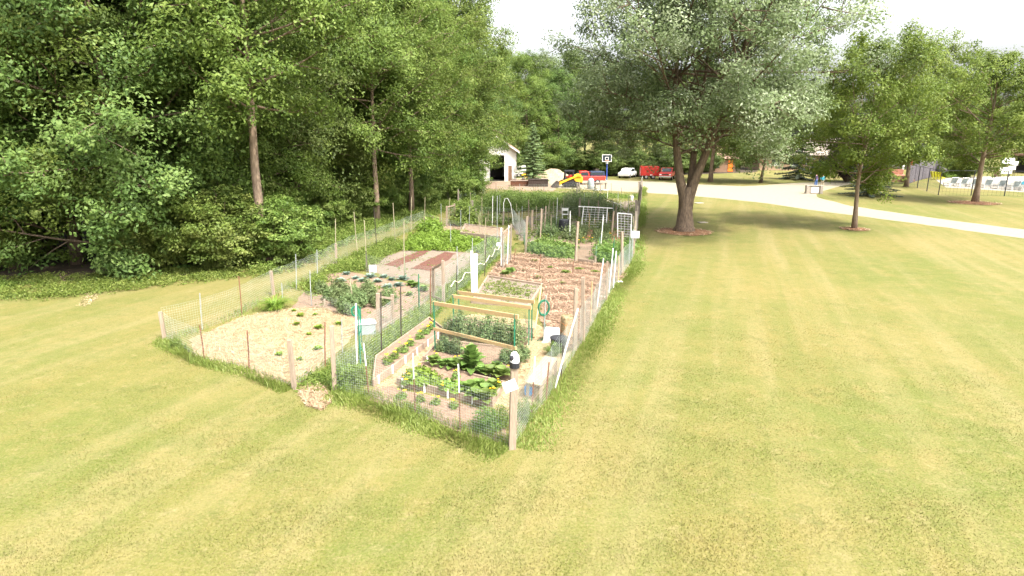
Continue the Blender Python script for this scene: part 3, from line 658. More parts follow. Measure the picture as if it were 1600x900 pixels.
blades('long_grass', qs, .07+.17*np.random.default_rng(9).random(len(qs))**2, .014, M['lf_tall'], 12, 1.0, 'long unmown grass growing along the garden fences', 'grass')
cover('path_weeds', PG([(470, 606), (520, 572), (575, 545), (640, 500), (700, 452), (745, 415), (786, 384), (798, 388), (775, 402), (735, 440), (697, 473), (650, 512), (597, 550), (540, 590), (500, 612)]), 6500, .17, .06, M['lf_weed'], 9, 'low green weeds on the path between the two rows of plots', 'weeds', rad=.12)
cover('bed_weeds', PG([(490, 470), (516, 428), (571, 424), (600, 403), (640, 386), (614, 375), (553, 400), (495, 436), (470, 450)]), 2600, .36, .075, M['lf_weed'], 10, 'tall weeds inside the left fence', 'weeds', rad=.2)
cover('green_crop', PG([(628, 392), (640, 376), (700, 366), (780, 378), (760, 396), (700, 392)]), 2400, .42, .12, M['lf_lime'], 11, 'bright lime green crop behind the two dark soil rows', 'crop', rad=.22, per=12)
cover('green_crop', PG([(722, 346), (760, 352), (790, 352), (806, 346), (775, 340)]), 500, .4, .12, M['lf_veg'], 12, 'green crop behind the timber framed beds', 'crop', rad=.22, per=12)
cover('green_thicket', PG([(715, 340), (760, 334), (870, 330), (872, 316), (800, 313), (765, 318)]), 1500, 1.15, .12, M['lf_veg'], 13, 'thick green crop filling the far left plots', 'crop', rad=.4, per=34, edge=.5)
cover('green_thicket', PG([(880, 338), (905, 342), (935, 343), (968, 344), (962, 334), (940, 324), (915, 319), (885, 316)]), 800, 1.35, .12, M['lf_tomato'], 14, 'dark green tall crop in the far right plots', 'crop', rad=.45, per=26)
cover('far_weeds', PG([(770, 303), (860, 302), (960, 304), (1000, 304), (1000, 312), (900, 309), (780, 311)]), 1500, .22, .09, M['lf_weed'], 15, 'weeds along the far end of the garden', 'weeds', rad=.35, per=12)
cover('vegetable_rows', PG([(880, 378), (905, 360), (918, 360), (905, 384)]), 260, .75, .10, M['lf_tomato'], 16, 'feathery tomato row left of the brown boards', 'crop', rad=.3, per=26)
cover('vegetable_rows', PG([(925, 382), (940, 360), (953, 360), (948, 386)]), 260, .7, .10, M['lf_tomato'], 17, 'feathery tomato row between the brown boards', 'crop', rad=.3, per=26)
cover('vegetable_rows', PG([(845, 372), (850, 358), (875, 356), (868, 374)]), 260, .7, .10, M['lf_tomato'], 18, 'feathery greens in front of the black barrel', 'crop', rad=.3, per=26)
cover('vegetable_rows', PG([(826, 393), (850, 384), (896, 388), (893, 404), (850, 402)]), 620, .5, .12, M['lf_veg'], 19, 'broad leaved greens in the netted middle plot', 'crop', rad=.25, per=18)
cover('vegetable_rows', PG([(933, 409), (945, 388), (990, 388), (982, 405), (965, 414)]), 520, .75, .11, M['lf_veg'], 20, 'green crop behind netting at the right hand fence corner', 'crop', rad=.28, per=22)

# ---- fences
def netting(name, pts, h, parent, m='wire', step=.075, r=.0022, z0=.02, hs=None):
    B = MB(); off = absloc(parent) if parent else Vector((0, 0, 0)); V = []; F = []
    def wire(a, b):
        k = len(V); t = (b-a).normalized(); u = t.cross(Vector((.31, .52, .79))).normalized(); w = t.cross(u)
        for p in (a, b):
            for j in range(3):
                an = j*2.0944; V.append(tuple(p+(u*math.cos(an)+w*math.sin(an))*r-off))
        for j in range(3): F.append((k+j, k+(j+1) % 3, k+3+(j+1) % 3, k+3+j))
    nh = max(2, int(h/step)); sag = .02
    for (a, b) in zip(pts, pts[1:]):
        a, b = Vector(a), Vector(b); L = (b-a).length; n = max(1, int(L/step)); nrm = Vector((-(b-a).y, (b-a).x, 0)).normalized()
        ph = rnd.uniform(0, 6)
        def P(s_, z): return a.lerp(b, s_)+nrm*(.035*math.sin(s_*3.14*3+ph)*(z/h))+Vector((0, 0, z0+z*(1-sag*math.sin(math.pi*s_))))
        for i in range(n): wire(P(i/n, 0), P(i/n, h))
        K = max(2, int(L/.5))
        for j in range(nh+1):
            for i in range(K): wire(P(i/K, j*h/nh), P((i+1)/K, j*h/nh))
    me = npmesh(name, V, F)
    return link(name, me, M[m], parent)
def post(bx, by, tx, ty, kind, parent=None, name='post', lab=None):
    b, t = TOP(bx, by, tx, ty); w = {'wood': .105, 'thick': .14, 'slim': .07, 'grey': .13}.get(kind)
    B = MB(); t0 = b-Vector((0, 0, .1))
    if w:
        B.beam(t0, t, w, w*.85, Vector((rnd.uniform(-.4, .4), 1, 0)))
        o = B.build(name, M['greywood' if kind in ('grey',) else 'wood'], parent, bevel=.008)
    elif kind == 'two':
        mid = b.lerp(t, .58); B.tube([t0, mid], .016, 5); o = B.build(name, M['rust'], parent)
        MB().tube([mid, t], .014, 5).build('sleeve', M['white'], o)
    else:
        mk = {'rust': 'rust', 'green': 'green', 'galv': 'galv', 'white': 'white', 'bamboo': 'bamboo', 'dark': 'steel', 'lath': 'newwood'}[kind]
        B.tube([t0, b.lerp(t, .5)+Vector((rnd.uniform(-.01, .01),)*3), t], {'white': .022, 'bamboo': .019, 'lath': .022}.get(kind, .017), 6); o = B.build(name, M[mk], parent)
    if lab: o['label'] = lab
    return o
def fence(label, line, posts, h=1.0, m='wire', step=.075, r=.0022):
    e = empty('wire_fence', line[0], label, 'fence')
    for p in posts: post(*p, parent=e)
    netting('netting', line, h, e, m, step, r)
    return e
fence('long low wire fence along the wood side, starting at the far left corner post', LFENCE,
      [(258, 532, 250, 487, 'wood'), (316, 515, 312, 458, 'galv'), (378, 492, 373, 432, 'rust'), (428, 461, 423, 423, 'wood'), (463, 453, 462, 397, 'galv'), (496, 436, 495, 390, 'galv'),
       (525, 410, 524, 342, 'bamboo'), (525.5, 411, 524.5, 381, 'wood'), (559, 400, 553, 331, 'bamboo'), (589, 390, 584, 324, 'dark'), (618, 380, 614, 317, 'bamboo'), (642, 369, 643, 308, 'bamboo'), (663, 352, 664, 308, 'bamboo'), (664, 353, 663, 338, 'wood')], 1.0)
fence('wire fence across the front of the straw covered plot', FRL, [(320, 564, 312, 508, 'rust'), (389, 578, 386, 516, 'rust'), (460, 608, 452, 531, 'wood')], .85)
fence('front wire fence of the near right plot with white tipped rusty posts', FRR, [(523, 613, 518, 509, 'wood'), (577, 620, 568, 536, 'two'), (649, 646, 645, 552, 'two'), (719, 673, 716, 569, 'two'), (800, 701, 804, 560, 'thick')], 1.05, step=.06)
fence('wire fence down the sunny right side of the plots with white leaning poles', RGT,
      [(830, 650, 836, 557, 'two'), (853, 625, 858, 566, 'rust'), (876, 590, 880, 540, 'dark'), (898, 548, 900, 450, 'wood'), (911, 534, 911, 433, 'wood'), (866, 606, 903, 482, 'white'), (922, 508, 925, 440, 'lath'),
       (932, 484, 943, 404, 'white'), (947, 470, 949, 408, 'slim'), (951, 458, 958, 388, 'white'), (958, 450, 963, 392, 'white'), (966, 440, 967, 402, 'lath'), (972, 430, 972, 362, 'wood'), (983, 413, 985, 350, 'galv')], 1.15)
fence('tall dark wire fence with a crowd of grey posts at the far right', RGT2,
      [(989, 402, 992, 356, 'wood'), (992, 385, 994, 330, 'grey'), (993, 372, 996, 322, 'grey'), (995, 358, 997, 314, 'grey'), (996, 346, 998, 304, 'dark'), (998, 336, 1000, 296, 'grey'), (999, 325, 1001, 288, 'grey'), (1001, 314, 1001.5, 284, 'grey'), (1002, 304, 1000, 282, 'dark'),
       (990, 396, 993, 345, 'slim'), (991, 390, 990, 338, 'bamboo'), (992, 378, 995, 328, 'dark'), (994, 365, 994, 312, 'grey'), (995, 352, 999, 305, 'bamboo'), (997, 341, 997, 298, 'dark'), (998, 330, 1002, 292, 'grey'), (1000, 319, 999, 284, 'grey'), (1001, 309, 1003, 281, 'grey'), (1003, 298, 1003, 278, 'grey')], 1.5, step=.16, r=.006)
fence('wire fence along the left side of the weedy middle path', PL,
      [(508, 572, 508, 503, 'rust'), (535, 552, 534, 500, 'galv'), (565, 535, 563, 480, 'green'), (590, 520, 590, 458, 'wood'), (613, 506, 613, 460, 'wood'), (627, 500, 626, 447, 'dark'), (654, 482, 654, 430, 'dark'),
       (673, 496, 673, 420, 'rust'), (715, 434, 714, 385, 'galv'), (738, 412, 738, 372, 'galv'), (757, 398, 759, 340, 'bamboo'), (777, 385, 777, 306, 'galv')], .8)
fence('wire fence along the right side of the weedy middle path', PR,
      [(558, 578, 556, 474, 'white'), (564, 580, 559, 478, 'green'), (596, 554, 595, 456, 'dark'), (627, 532, 626, 450, 'dark'), (714, 462, 714, 415, 'dark'), (738, 440, 738, 380, 'galv'), (757, 432, 760, 370, 'dark')], .8)
fence('wire fence between the cabbage plot and the two dark soil rows', PG([(571, 425), (631, 437), (690, 452)]),
      [(573, 424, 569, 344, 'bamboo'), (574, 425, 572, 392, 'dark'), (632, 437, 631, 345, 'bamboo'), (632.5, 437, 631.5, 398, 'green'), (655, 487, 654, 428, 'green')], .8)
fence('wire fence between the straw plot and the tomato plants', PG([(441, 465), (485, 478), (560, 500)]), [(441, 466, 440, 442, 'galv'), (487, 478, 484, 423, 'galv'), (553, 480, 547, 437, 'bamboo'), (507, 482, 507, 467, 'slim')], .5)
fence('pale green netting round the leafy middle right plot', PG([(818, 378), (822, 397), (845, 404), (899, 410), (930, 414), (938, 390)]),
      [(821, 395, 824, 338, 'wood'), (899, 411, 903, 346, 'wood'), (890, 378, 891, 330, 'white'), (844, 376, 846, 326, 'slim')], .75, 'greenwire', .07, .003)
fence('curved pale green netting at the right hand corner plot', PG([(930, 414), (955, 420), (973, 421), (990, 396), (988, 380)]), [(957, 420, 960, 370, 'green'), (938, 392, 943, 338, 'white'), (967, 424, 966, 400, 'lath')], .7, 'greenwire', .07, .003)
fence('low mesh fence across the far left plots', PG([(706, 350), (735, 346), (800, 350), (822, 378)]), [(738, 350, 738, 313, 'grey'), (744, 352, 744, 326, 'grey'), (753, 352, 753, 306, 'bamboo'), (786, 352, 787, 330, 'grey')], 1.1, 'wire', .12, .004)

# ---- little gates
def gate(a, b, ht, label, kind='wood', rail=True):
    (a0, a1), (b0, b1) = TOP(*a), TOP(*b); e = empty('garden_gate', a0, label, 'gate'); w = .10 if kind == 'wood' else .07
    for p, q in ((a0, a1), (b0, b1)): MB().beam(p-Vector((0, 0, .1)), q, w, w, Vector((.2, 1, 0))).build('post', M['wood' if kind == 'wood' else 'greywood'], e, bevel=.006)
    u = (b0-a0); B = MB(); za, zb_ = a1.z-.08, b1.z-.12
    A, Bb = Vector((a0.x, a0.y, za)), Vector((b0.x, b0.y, zb_)); B.beam(A, Bb, .05, .07)
    B.beam(a0+Vector((0, 0, .12)), b0+Vector((0, 0, .12)), .05, .07); B.build('rail', M['wood'], e)
    netting('netting', [a0, b0], min(za, zb_)-.1, e, 'wire', .08, .003)
    return e
gate((677, 468, 677, 417), (693, 474, 692, 407), 1, 'wooden post gate with a slanting top rail, beside the trellis and the middle path')
gate((592, 520, 591, 459), (614, 506, 613, 461), 1, 'low weathered gate with a white top rail behind the tote box', 'grey')
gate((698, 354, 698, 322), (711, 352, 710, 318), 1, 'slatted wooden gate on the far left side near the wood')
g4 = gate((786, 420, 785, 362), (797, 410, 799, 350), 1, 'weathered gate frame at the top of the middle path, leaning among white poles', 'grey')
for k, p in enumerate(((783, 418, 783, 356), (792, 416, 795, 352))): post(*p, 'white', None, 'garden_pole'); tag(bpy.data.objects[-1] if 0 else COL.objects[-1], ('white pole with a paper scrap left of the gate frame', 'white pole leaning right of the gate frame')[k], 'pole')
# wide white board standing on the path
b, t = TOP(741, 457, 741, 392)
B = MB(); B.beam(b-Vector((.06, 0, .05)), t-Vector((.10, 0, -.0)), .10, .03, Vector((0, 1, 0))); B.beam(b+Vector((.07, .02, -.05)), t+Vector((.05, .02, -.12)), .13, .03, Vector((0, 1, 0)))
tag(B.build('white_boards', M['white']), 'two upright white boards standing together beside the middle path', 'board')

# ---- paper notices and rope
def card(name, px, py, by, w, h, label, cat='sign', lines=True, rz=0., lean=0.):
    b, t = TOP(px, by, px, py); c = t+Vector((0, -.10, 0)); e = empty(name, (c.x, c.y, c.z), label, cat, rz=rz)
    MB().box((0, 0, 0), (w, .008, h)).build('sheet', M['paper'], e, local=True)
    if lines:
        L = MB()
        for j in range(5): L.box((-w*.04*(j % 2), -.006, h*(.32-.15*j)), (w*(.72-.12*(j % 2)), .003, h*.035))
        L.build('print', M['galv'], e, local=True)
    e.rotation_euler = (0, lean, rz); return e
card('paper_notice', 797, 600, 700, .26, .22, 'crooked white paper notice nailed to the near corner post', rz=.1, lean=-.35)
card('paper_notice', 583, 419, 426, .34, .34, 'small square white notice at the corner of the cabbage plot', rz=-.1)
card('paper_notice', 780, 381, 419, .24, .16, 'curled white paper on the pole by the gate frame', rz=.3, lines=False)
card('paper_notice', 992, 366, 402, .42, .36, 'white bag like paper tied to the far right corner post', rz=-.2, lines=False)
# plastic bag over the post
b, t = TOP(800, 701, 804, 562)
B = MB(); B.tube([t+Vector((0, 0, -.16)), t+Vector((0, 0, -.12)), t+Vector((0, 0, -.02)), t+Vector((0, 0, .08)), t+Vector((-.01, 0, .15))], [.085, .085, .095, .085, .045], 9)
o = tag(B.build('plastic_bag', M['paper'], smooth=True), 'crumpled white and black plastic bag pulled over the near corner post', 'bag')
B = MB(); B.tube([t+Vector((0, 0, -.155)), t+Vector((0, 0, -.05)), t+Vector((.02, 0, .0))], [.1, .105, .03], 9); B.ball(t+Vector((-.05, -.06, .05)), (.05, .04, .06), 7, 5, .2); B.build('dark_patch', M['black'], o)
rp = MB(); pts = []
for i, p in enumerate(along(PG([(700, 470), (728, 446), (758, 424), (778, 400), (784, 392)]), .5)): pts.append(p+Vector((.12, 0, .55+.12*math.sin(i*1.9))))
rp.tube(pts, .014, 5); tag(rp.build('rope', M['rope']), 'sagging white rope strung along the middle path fence', 'rope')
pts = [G(782, 375)+Vector((0, 0, .75)), G(800, 364)+Vector((0, 0, 1.0)), G(830, 358)+Vector((0, 0, .9)), G(850, 350)+Vector((0, 0, 1.3))]

def verge(name, line, n, mean, sd, h, seed, label):
    r = np.random.default_rng(seed); L = [Vector(p) for p in line]; seg = [(b-a).length for a, b in zip(L, L[1:])]; cum = np.cumsum([0]+seg); t = r.random(n)*cum[-1]; out = []
    k = np.clip(np.searchsorted(cum, t)-1, 0, len(seg)-1); off = mean+r.normal(0, sd, n)
    for ti, ki, o_ in zip(t, k, off):
        a, b = L[ki], L[ki+1]; u = (b-a).normalized(); p = a+u*(ti-cum[ki])+Vector((u.y, -u.x, 0))*o_; out.append((p.x, p.y))
    q = np.array(out); hh = h*(.3+1.1*r.random(n)**1.5)*np.exp(-((off-mean)/(sd*1.8))**2)
    return blades(name, q, hh, .016+.0004*q[:, 1], M['lf_tall'], seed, 1.3, label)
verge('fence_grass', RGT, 15000, .32, .28, .075, 51, 'bright green rough grass on the lawn side of the right fence')
verge('fence_grass', FRR, 7500, .28, .24, .10, 52, 'bright green rough grass along the front fence of the near plot')
verge('fence_grass', FRL, 5000, .18, .14, .12, 53, 'rough grass along the front fence of the straw plot')
verge('fence_grass', RGT2, 6000, .25, .25, .16, 54, 'rough grass at the foot of the dark far fence')
fence('thin wire division across the far right plots between two rows of crops', PG([(806, 346), (880, 340), (985, 352)]), [(806, 346, 807, 318, 'bamboo'), (826, 345, 826, 312, 'slim'), (858, 343, 859, 312, 'bamboo'), (905, 343, 906, 310, 'grey'), (934, 346, 935, 314, 'slim'), (958, 349, 959, 318, 'galv')], .9, 'wire', .14, .004)
fence('thin wire division across the green crop at the back left', PG([(664, 351), (700, 362), (780, 382)]), [(690, 359, 689, 318, 'galv'), (720, 367, 720, 328, 'galv'), (749, 375, 750, 330, 'bamboo')], .8, 'wire', .12, .004)
fence('thin wire division at the far end of the garden in front of the yard', PG([(715, 318), (760, 305), (870, 302), (1001, 306)]), [(716, 318, 716, 296, 'grey'), (742, 310, 742, 291, 'galv'), (775, 304, 775, 286, 'slim'), (812, 303, 812, 287, 'galv'), (850, 302, 850, 285, 'dark'), (905, 303, 905, 284, 'grey'), (938, 304, 938, 288, 'slim')], 1.0, 'wire', .18, .005)
cover('soil_weeds', PG([(476, 470), (520, 432), (688, 453), (612, 506), (553, 498)]), 260, .10, .07, M['lf_veg'], 55, 'scattered seedlings in the brown plot', 'weeds', rad=.12, per=6)
cover('soil_weeds', PG([(748, 470), (820, 474), (842, 450), (765, 438)]), 420, .12, .07, M['lf_weed'], 56, 'weeds in the timber framed sunken bed', 'weeds', rad=.12, per=7)
cover('soil_weeds', PG([(800, 384), (845, 330), (1000, 315), (990, 385)]), 1100, .35, .12, M['lf_weed'], 57, 'scattered low greenery in the far right plots', 'weeds', rad=.2, per=9)
cover('soil_weeds', PG([(575, 422), (602, 404), (640, 390), (750, 399), (692, 446)]), 120, .08, .07, M['lf_veg'], 58, 'few seedlings on the grey soil', 'weeds', rad=.08, per=5)

# ============================================================ RAISED BEDS, TRELLIS, THINGS IN THE GARDEN
def bed(label, px, h, soilm='soil', boardm='board', stakes=0, th=.045, fill=.75):
    P = PG(px); e = empty('raised_bed', P[0], label, 'raised bed'); n = len(P)
    for i in range(n):
        a, b = P[i], P[(i+1) % n]; t = (b-a).normalized()*(th*.5+.002 if i % 2 else -th*.5)
        MB().beam(a+t+Vector((0, 0, h/2)), b-t+Vector((0, 0, h/2)), th, h).build('board', M[boardm], e, bevel=.006)
    c = sum(P, Vector())/n; q = [p.lerp(c, .03) for p in P]
    K = 9; B = MB(); vs = []
    for j in range(K+1):
        for i in range(K+1):
            u, v = i/K, j/K; p = q[0].lerp(q[1], u).lerp(q[3].lerp(q[2], u), v); vs.append((p.x, p.y, h*fill+rnd.uniform(-.02, .03)*h*3*(0 < i < K and 0 < j < K)))
    B.add(vs, [(j*(K+1)+i, j*(K+1)+i+1, (j+1)*(K+1)+i+1, (j+1)*(K+1)+i) for j in range(K) for i in range(K)]); B.build('soil', M[soilm], e, smooth=True)
    for k in range(stakes):
        a, b = P[0], P[1]; p = a.lerp(b, (k+.25)/stakes); nr = Vector((b.y-a.y, -(b.x-a.x), 0)).normalized()*(th/2+.022)
        MB().box(p+nr+Vector((0, 0, h*.55)), (.035, .035, h*1.25)).build('peg', M['white'], e)
    return e
bed('long narrow bed of yellow marigolds along the left side of the near plot', [(584, 604), (694, 522), (671, 504), (588, 566)], .2, stakes=6)
bed('low front raised bed with lime lettuce, marigolds and squash in the near plot', [(622, 602), (769, 637), (787, 607), (660, 575)], .2, stakes=4)
bed('raised bed under the first trellis, full of cabbages and cucumber', [(662, 568), (793, 594), (824, 556), (688, 541)], .22, stakes=4)
bed('weedy sunken bed framed in new timber behind the trellises', [(738, 474), (826, 481), (847, 447), (763, 434)], .12, 'soil_grey', 'board', th=.09, fill=.3)
bed('bed under the second trellis with tomatoes tied to the netting', [(690, 520), (822, 540), (832, 520), (710, 502)], .16)
bed('big timber framed bed on orange chips at the back left', [(721, 372), (783, 379), (785, 365), (727, 358)], .38, 'dirt', 'wood', th=.12, fill=.85)
bed('small plank bed behind the green crop at the back left', [(762, 350), (774, 351), (787, 342), (775, 341)], .25, 'soil_grey', 'wood', th=.1, fill=.4)
bed('long low plank edged bed in front of the black barrel', [(846, 388), (986, 393), (986, 384), (850, 379)], .22, 'soil', 'wood')
for k, pp in enumerate(([(905, 377), (918, 360), (927, 360), (921, 378)], [(948, 384), (955, 360), (968, 361), (970, 385)])):
    P = PG(pp); e = empty('plank_walkway', P[0], ('brown plank walkway between the tomato rows, left one', 'brown plank walkway between the tomato rows, right one by the wire grid')[k], 'walkway')
    for j in range(4):
        a = P[0].lerp(P[3], (j+.5)/4); b = P[1].lerp(P[2], (j+.5)/4); MB().beam(a+Vector((0, 0, .05)), b+Vector((0, 0, .05)), (P[3]-P[0]).length/4-.04, .04).build('plank', M['deck'], e)
post(930, 413, 930, 400, 'wood', name='edging'); COL.objects[-1]['label'] = 'short fat edging post at the front of the leafy middle plot'; COL.objects[-1]['category'] = 'post'
MBd = MB().beam(G(903, 411)+Vector((0, 0, .12)), G(928, 415)+Vector((0, 0, .12)), .06, .24); tag(MBd.build('edging_board', M['wood'], bevel=.01), 'single pale board set on edge behind the orange leaf mulch', 'board')

def trellis(label, L, Rp, top, low=None, net=None):
    (a0, a1), (b0, b1) = TOP(*L), TOP(*Rp); e = empty('trellis', a0, label, 'trellis')
    for p, q in ((a0, a1), (b0, b1)): MB().box((p+q)/2, (.035, .035, (q-p).length+.1)).build('post', M['green'], e)
    u = (b0-a0).normalized(); A = a1-u*.06; Bb = b1+u*.10
    MB().beam(A, Bb, .045, .11).build('top_board', M['newwood'], e, bevel=.004)
    if low:
        z = low; MB().beam(a0.lerp(a1, z)-u*.05, b0.lerp(b1, z)+u*.05, .045, .09).build('lower_board', M['newwood'], e, bevel=.004)
    if net: netting('netting', [a0.lerp(b0, .02), a0.lerp(b0, .98)], min(a1.z, b1.z)-.1, e, 'greenwire', .07, .0022)
    return e
trellis('nearest of the three green post trellises, with a second board halfway down', (679, 556, 679, 474), (803, 596, 805, 494), 1, .52, 1)
trellis('middle one of the three green post trellises', (708, 518, 709, 463), (827, 541, 826, 480), 1, None, 1)
trellis('farthest of the three green post trellises, against the timber framed bed', (717, 506, 717, 457), (831, 533, 831, 471), 1)
mb_ = MB().beam(G(832, 530)+Vector((.05, 0, .05)), TOP(846, 500, 846, 448)[1], .04, .09); tag(mb_.build('loose_board', M['newwood'], bevel=.004), 'loose pine board slanting from the trellis to the timber framed bed', 'board')

def gridframe(label, L, Rp, mk='white', cells=(6, 9), over=.1):
    (a0, a1), (b0, b1) = TOP(*L), TOP(*Rp); e = empty('wire_grid_frame', a0, label, 'trellis')
    for p, q in ((a0, a1), (b0, b1)): MB().tube([p, q], .035, 6).build('post', M[mk], e)
    u = (b1-a1).normalized(); MB().tube([a1-u*over, b1+u*over], .035, 6).build('top_bar', M[mk], e)
    B = MB()
    for i in range(1, cells[0]): B.tube([a0.lerp(b0, i/cells[0])+Vector((0, 0, .3)), a1.lerp(b1, i/cells[0])], .008, 4)
    for j in range(1, cells[1]): B.tube([a0.lerp(a1, j/cells[1]), b0.lerp(b1, j/cells[1])], .008, 4)
    B.build('wire_grid', M[mk], e); return e
gridframe('wide white pipe frame with a wire grid, standing over the far tomato rows', (908, 358, 912, 323), (947, 358, 949, 325), over=.35)
gridframe('narrow white pipe frame with a wire grid beside the dark fence posts', (965, 373, 965, 333), (986, 374, 987, 335), cells=(4, 10), over=0)
e = empty('pipe_frame', G(928, 322), 'open white pipe frame among the dark crop at the far end of the garden', 'frame')
for p in ((927, 322, 928, 296), (948, 318, 950, 296), (965, 328, 966, 300), (970, 332, 970, 313)): post(*p, 'white', e, 'pipe')
a, b = TOP(928, 321, 928, 297)[1], TOP(948, 318, 950, 297)[1]; MB().tube([a, b], .03).build('rail', M['white'], e)
a, b = TOP(948, 318, 949, 315)[1]+Vector((0, 0, .1)), TOP(970, 332, 970, 320)[1]; MB().tube([a, b], .03).build('rail', M['white'], e)

stk = [(845, 371, 848, 327, 'slim'), (850, 368, 853, 322, 'slim'), (856, 356, 857, 320, 'bamboo'), (864, 354, 865, 315, 'bamboo'), (870, 344, 871, 309, 'white'), (876, 347, 877, 318, 'bamboo'), (880, 338, 881, 307, 'bamboo'),
       (886, 334, 888, 302, 'bamboo'), (892, 328, 893, 298, 'bamboo'), (896, 322, 897, 284, 'dark'), (901, 318, 902, 286, 'grey'), (831, 362, 832, 328, 'wood'), (920, 362, 921, 333, 'lath'), (930, 352, 929, 341, 'lath'),
       (939, 368, 943, 335, 'white'), (955, 370, 959, 330, 'wood'), (951, 352, 951, 332, 'lath'), (798, 344, 799, 318, 'bamboo'), (769, 352, 770, 306, 'white'), (815, 350, 816, 322, 'galv'), (722, 362, 721, 352, 'bamboo'),
       (749, 358, 747, 335, 'bamboo'), (762, 352, 763, 330, 'bamboo'), (853, 420, 845, 398, 'rust'), (843, 425, 845, 397, 'rust'), (895, 431, 896, 408, 'rust'), (700, 350, 703, 309, 'bamboo'), (971, 307, 971, 293, 'dark'), (955, 304, 955, 286, 'dark'), (802, 412, 806, 388, 'rust'),
       (704, 385, 704, 350, 'galv'), (733, 360, 734, 322, 'galv'), (794, 372, 795, 330, 'dark'), (811, 366, 811, 330, 'galv'), (838, 360, 838, 322, 'bamboo'), (848, 352, 848, 320, 'dark'), (861, 372, 861, 335, 'bamboo'), (869, 362, 870, 330, 'galv'), (906, 340, 907, 308, 'bamboo'), (913, 336, 913, 302, 'galv'), (919, 344, 920, 312, 'slim'), (925, 330, 925, 300, 'bamboo'), (936, 338, 936, 306, 'dark'), (944, 330, 944, 302, 'galv'), (956, 342, 957, 310, 'bamboo'), (962, 352, 963, 322, 'slim'), (976, 345, 977, 312, 'bamboo'), (982, 336, 982, 306, 'galv'), (781, 338, 781, 305, 'galv'), (735, 338, 735, 300, 'bamboo'), (700, 330, 700, 300, 'dark')]
stk = [s for s in stk if s[0] != 853]; stk.sort(key=lambda s: s[0])
look = {'slim': 'pale wooden stake', 'bamboo': 'thin bamboo stake', 'white': 'white plastic stake', 'dark': 'dark iron stake', 'grey': 'grey weathered post', 'wood': 'stout wooden stake', 'lath': 'short pine lath', 'galv': 'grey steel stake', 'rust': 'rusty iron stake'}
byk = {}
for s_ in stk: byk.setdefault(s_[4], []).append(s_)
for kk, ls in byk.items():
    for i, s_ in enumerate(ls):
        post(*s_, None, 'garden_stake'); o = COL.objects[-1]
        tag(o, '%s standing free in the far plots%s' % (look[kk], '' if len(ls) == 1 else ', %s' % nth(i, len(ls))), 'stake', 'free standing stakes in the garden plots')

# tote box with white lid
c = G(573, 521); e = empty('storage_box', c, 'grey green storage box with a rounded white lid on the weedy path', 'box', rz=.3)
MB().box((0, 0, .17), (.52, .36, .34), taper=1.06).build('tub', M['grey'], e, bevel=.02, local=True)
MB().box((0, 0, .37), (.60, .44, .05)).box((0, 0, .41), (.5, .34, .05), taper=.8).build('lid', M['white'], e, bevel=.02, local=True)
for sx in (-1, 1): MB().box((sx*.285, 0, .28), (.03, .12, .03)).build('handle', M['grey'], e, bevel=.005, local=True)
# white tub upside down
c = G(862, 533); e = empty('white_tub', c, 'white plastic tub turned upside down near the straw bale', 'tub', rz=-.15)
MB().box((0, 0, .2), (.50, .40, .40), taper=.86).build('tub', M['white'], e, bevel=.03, local=True); MB().box((0, 0, .02), (.56, .46, .03)).build('rim', M['white'], e, bevel=.01, local=True)
# black pot lying beside it
c = G(873, 549); e = empty('black_drum', c, 'short black plastic drum behind the plank bench', 'drum')
B = MB(); B.tube([(0, 0, 0), (0, 0, .04), (0, 0, .36), (0, 0, .40)], [.2, .22, .24, .25], 20); B.build('drum', M['black'], e, local=True)
B = MB(); B.tube([(0, 0, .405), (0, 0, .425), (0, 0, .44)], [.26, .26, .18], 20); B.build('lid', M['black'], e, local=True)
# straw bale on end
c = G(887, 529); e = empty('straw_bale', c, 'golden straw bale stood on end against the right fence', 'bale', rz=.25)
MB().box((0, 0, .36), (.34, .42, .72)).build('bale', M['straw'], e, bevel=.03, local=True)
for dz in (.22, .5): MB().box((0, 0, dz), (.347, .427, .012)).build('twine', M['orange'], e, local=True)
rng = np.random.default_rng(8); n = 900; f = rng.integers(0, 5, n); u = rng.uniform(-1, 1, (n, 3)); u[f == 0, 0] = 1; u[f == 1, 0] = -1; u[f == 2, 1] = 1; u[f == 3, 1] = -1; u[f == 4, 2] = 1
ctr = u*np.array([.172, .212, .36])+np.array([0, 0, .365]); V, F, T = leaves(rng, ctr, np.array([.008, .008, .008]), 1, .11, wid=.08); link('loose_straw', npmesh('loose_straw', V, F, T), M['strawstick'], e)
# plank bench
Zb = .46; P = [G(821, 597, Zb), G(845, 602, Zb), G(871, 559, Zb), G(851, 556, Zb)]; e = empty('plank_bench', G(838, 620), 'long plywood topped bench along the right fence in the near plot', 'bench')
B = MB(); B.add([(p.x, p.y, Zb) for p in P]+[(p.x, p.y, Zb-.03) for p in P], [(0, 1, 2, 3), (7, 6, 5, 4), (0, 4, 5, 1), (1, 5, 6, 2), (2, 6, 7, 3), (3, 7, 4, 0)]); B.build('top', M['ply'], e)
cc = sum(P, Vector())/4
for i in range(4): q = P[i].lerp(cc, .12); MB().box((q.x, q.y, (Zb-.03)/2), (.07, .07, Zb-.034)).build('leg', M['board'], e)
for i, j in ((0, 1), (1, 2), (2, 3), (3, 0)):
    a, b = P[i].lerp(cc, .12), P[j].lerp(cc, .12); MB().beam((a.x, a.y, Zb-.09), (b.x, b.y, Zb-.09), .028, .09).build('apron', M['board'], e)
c = G(826, 617); B = MB(); B.tube([c, c+Vector((0, 0, .02)), c+Vector((.0, 0, .2)), c+Vector((0, 0, .24))], [.08, .10, .11, .08], 12); o = tag(B.build('blue_bucket', M['blueplastic']), 'small bright blue bucket under the end of the plank bench', 'bucket')
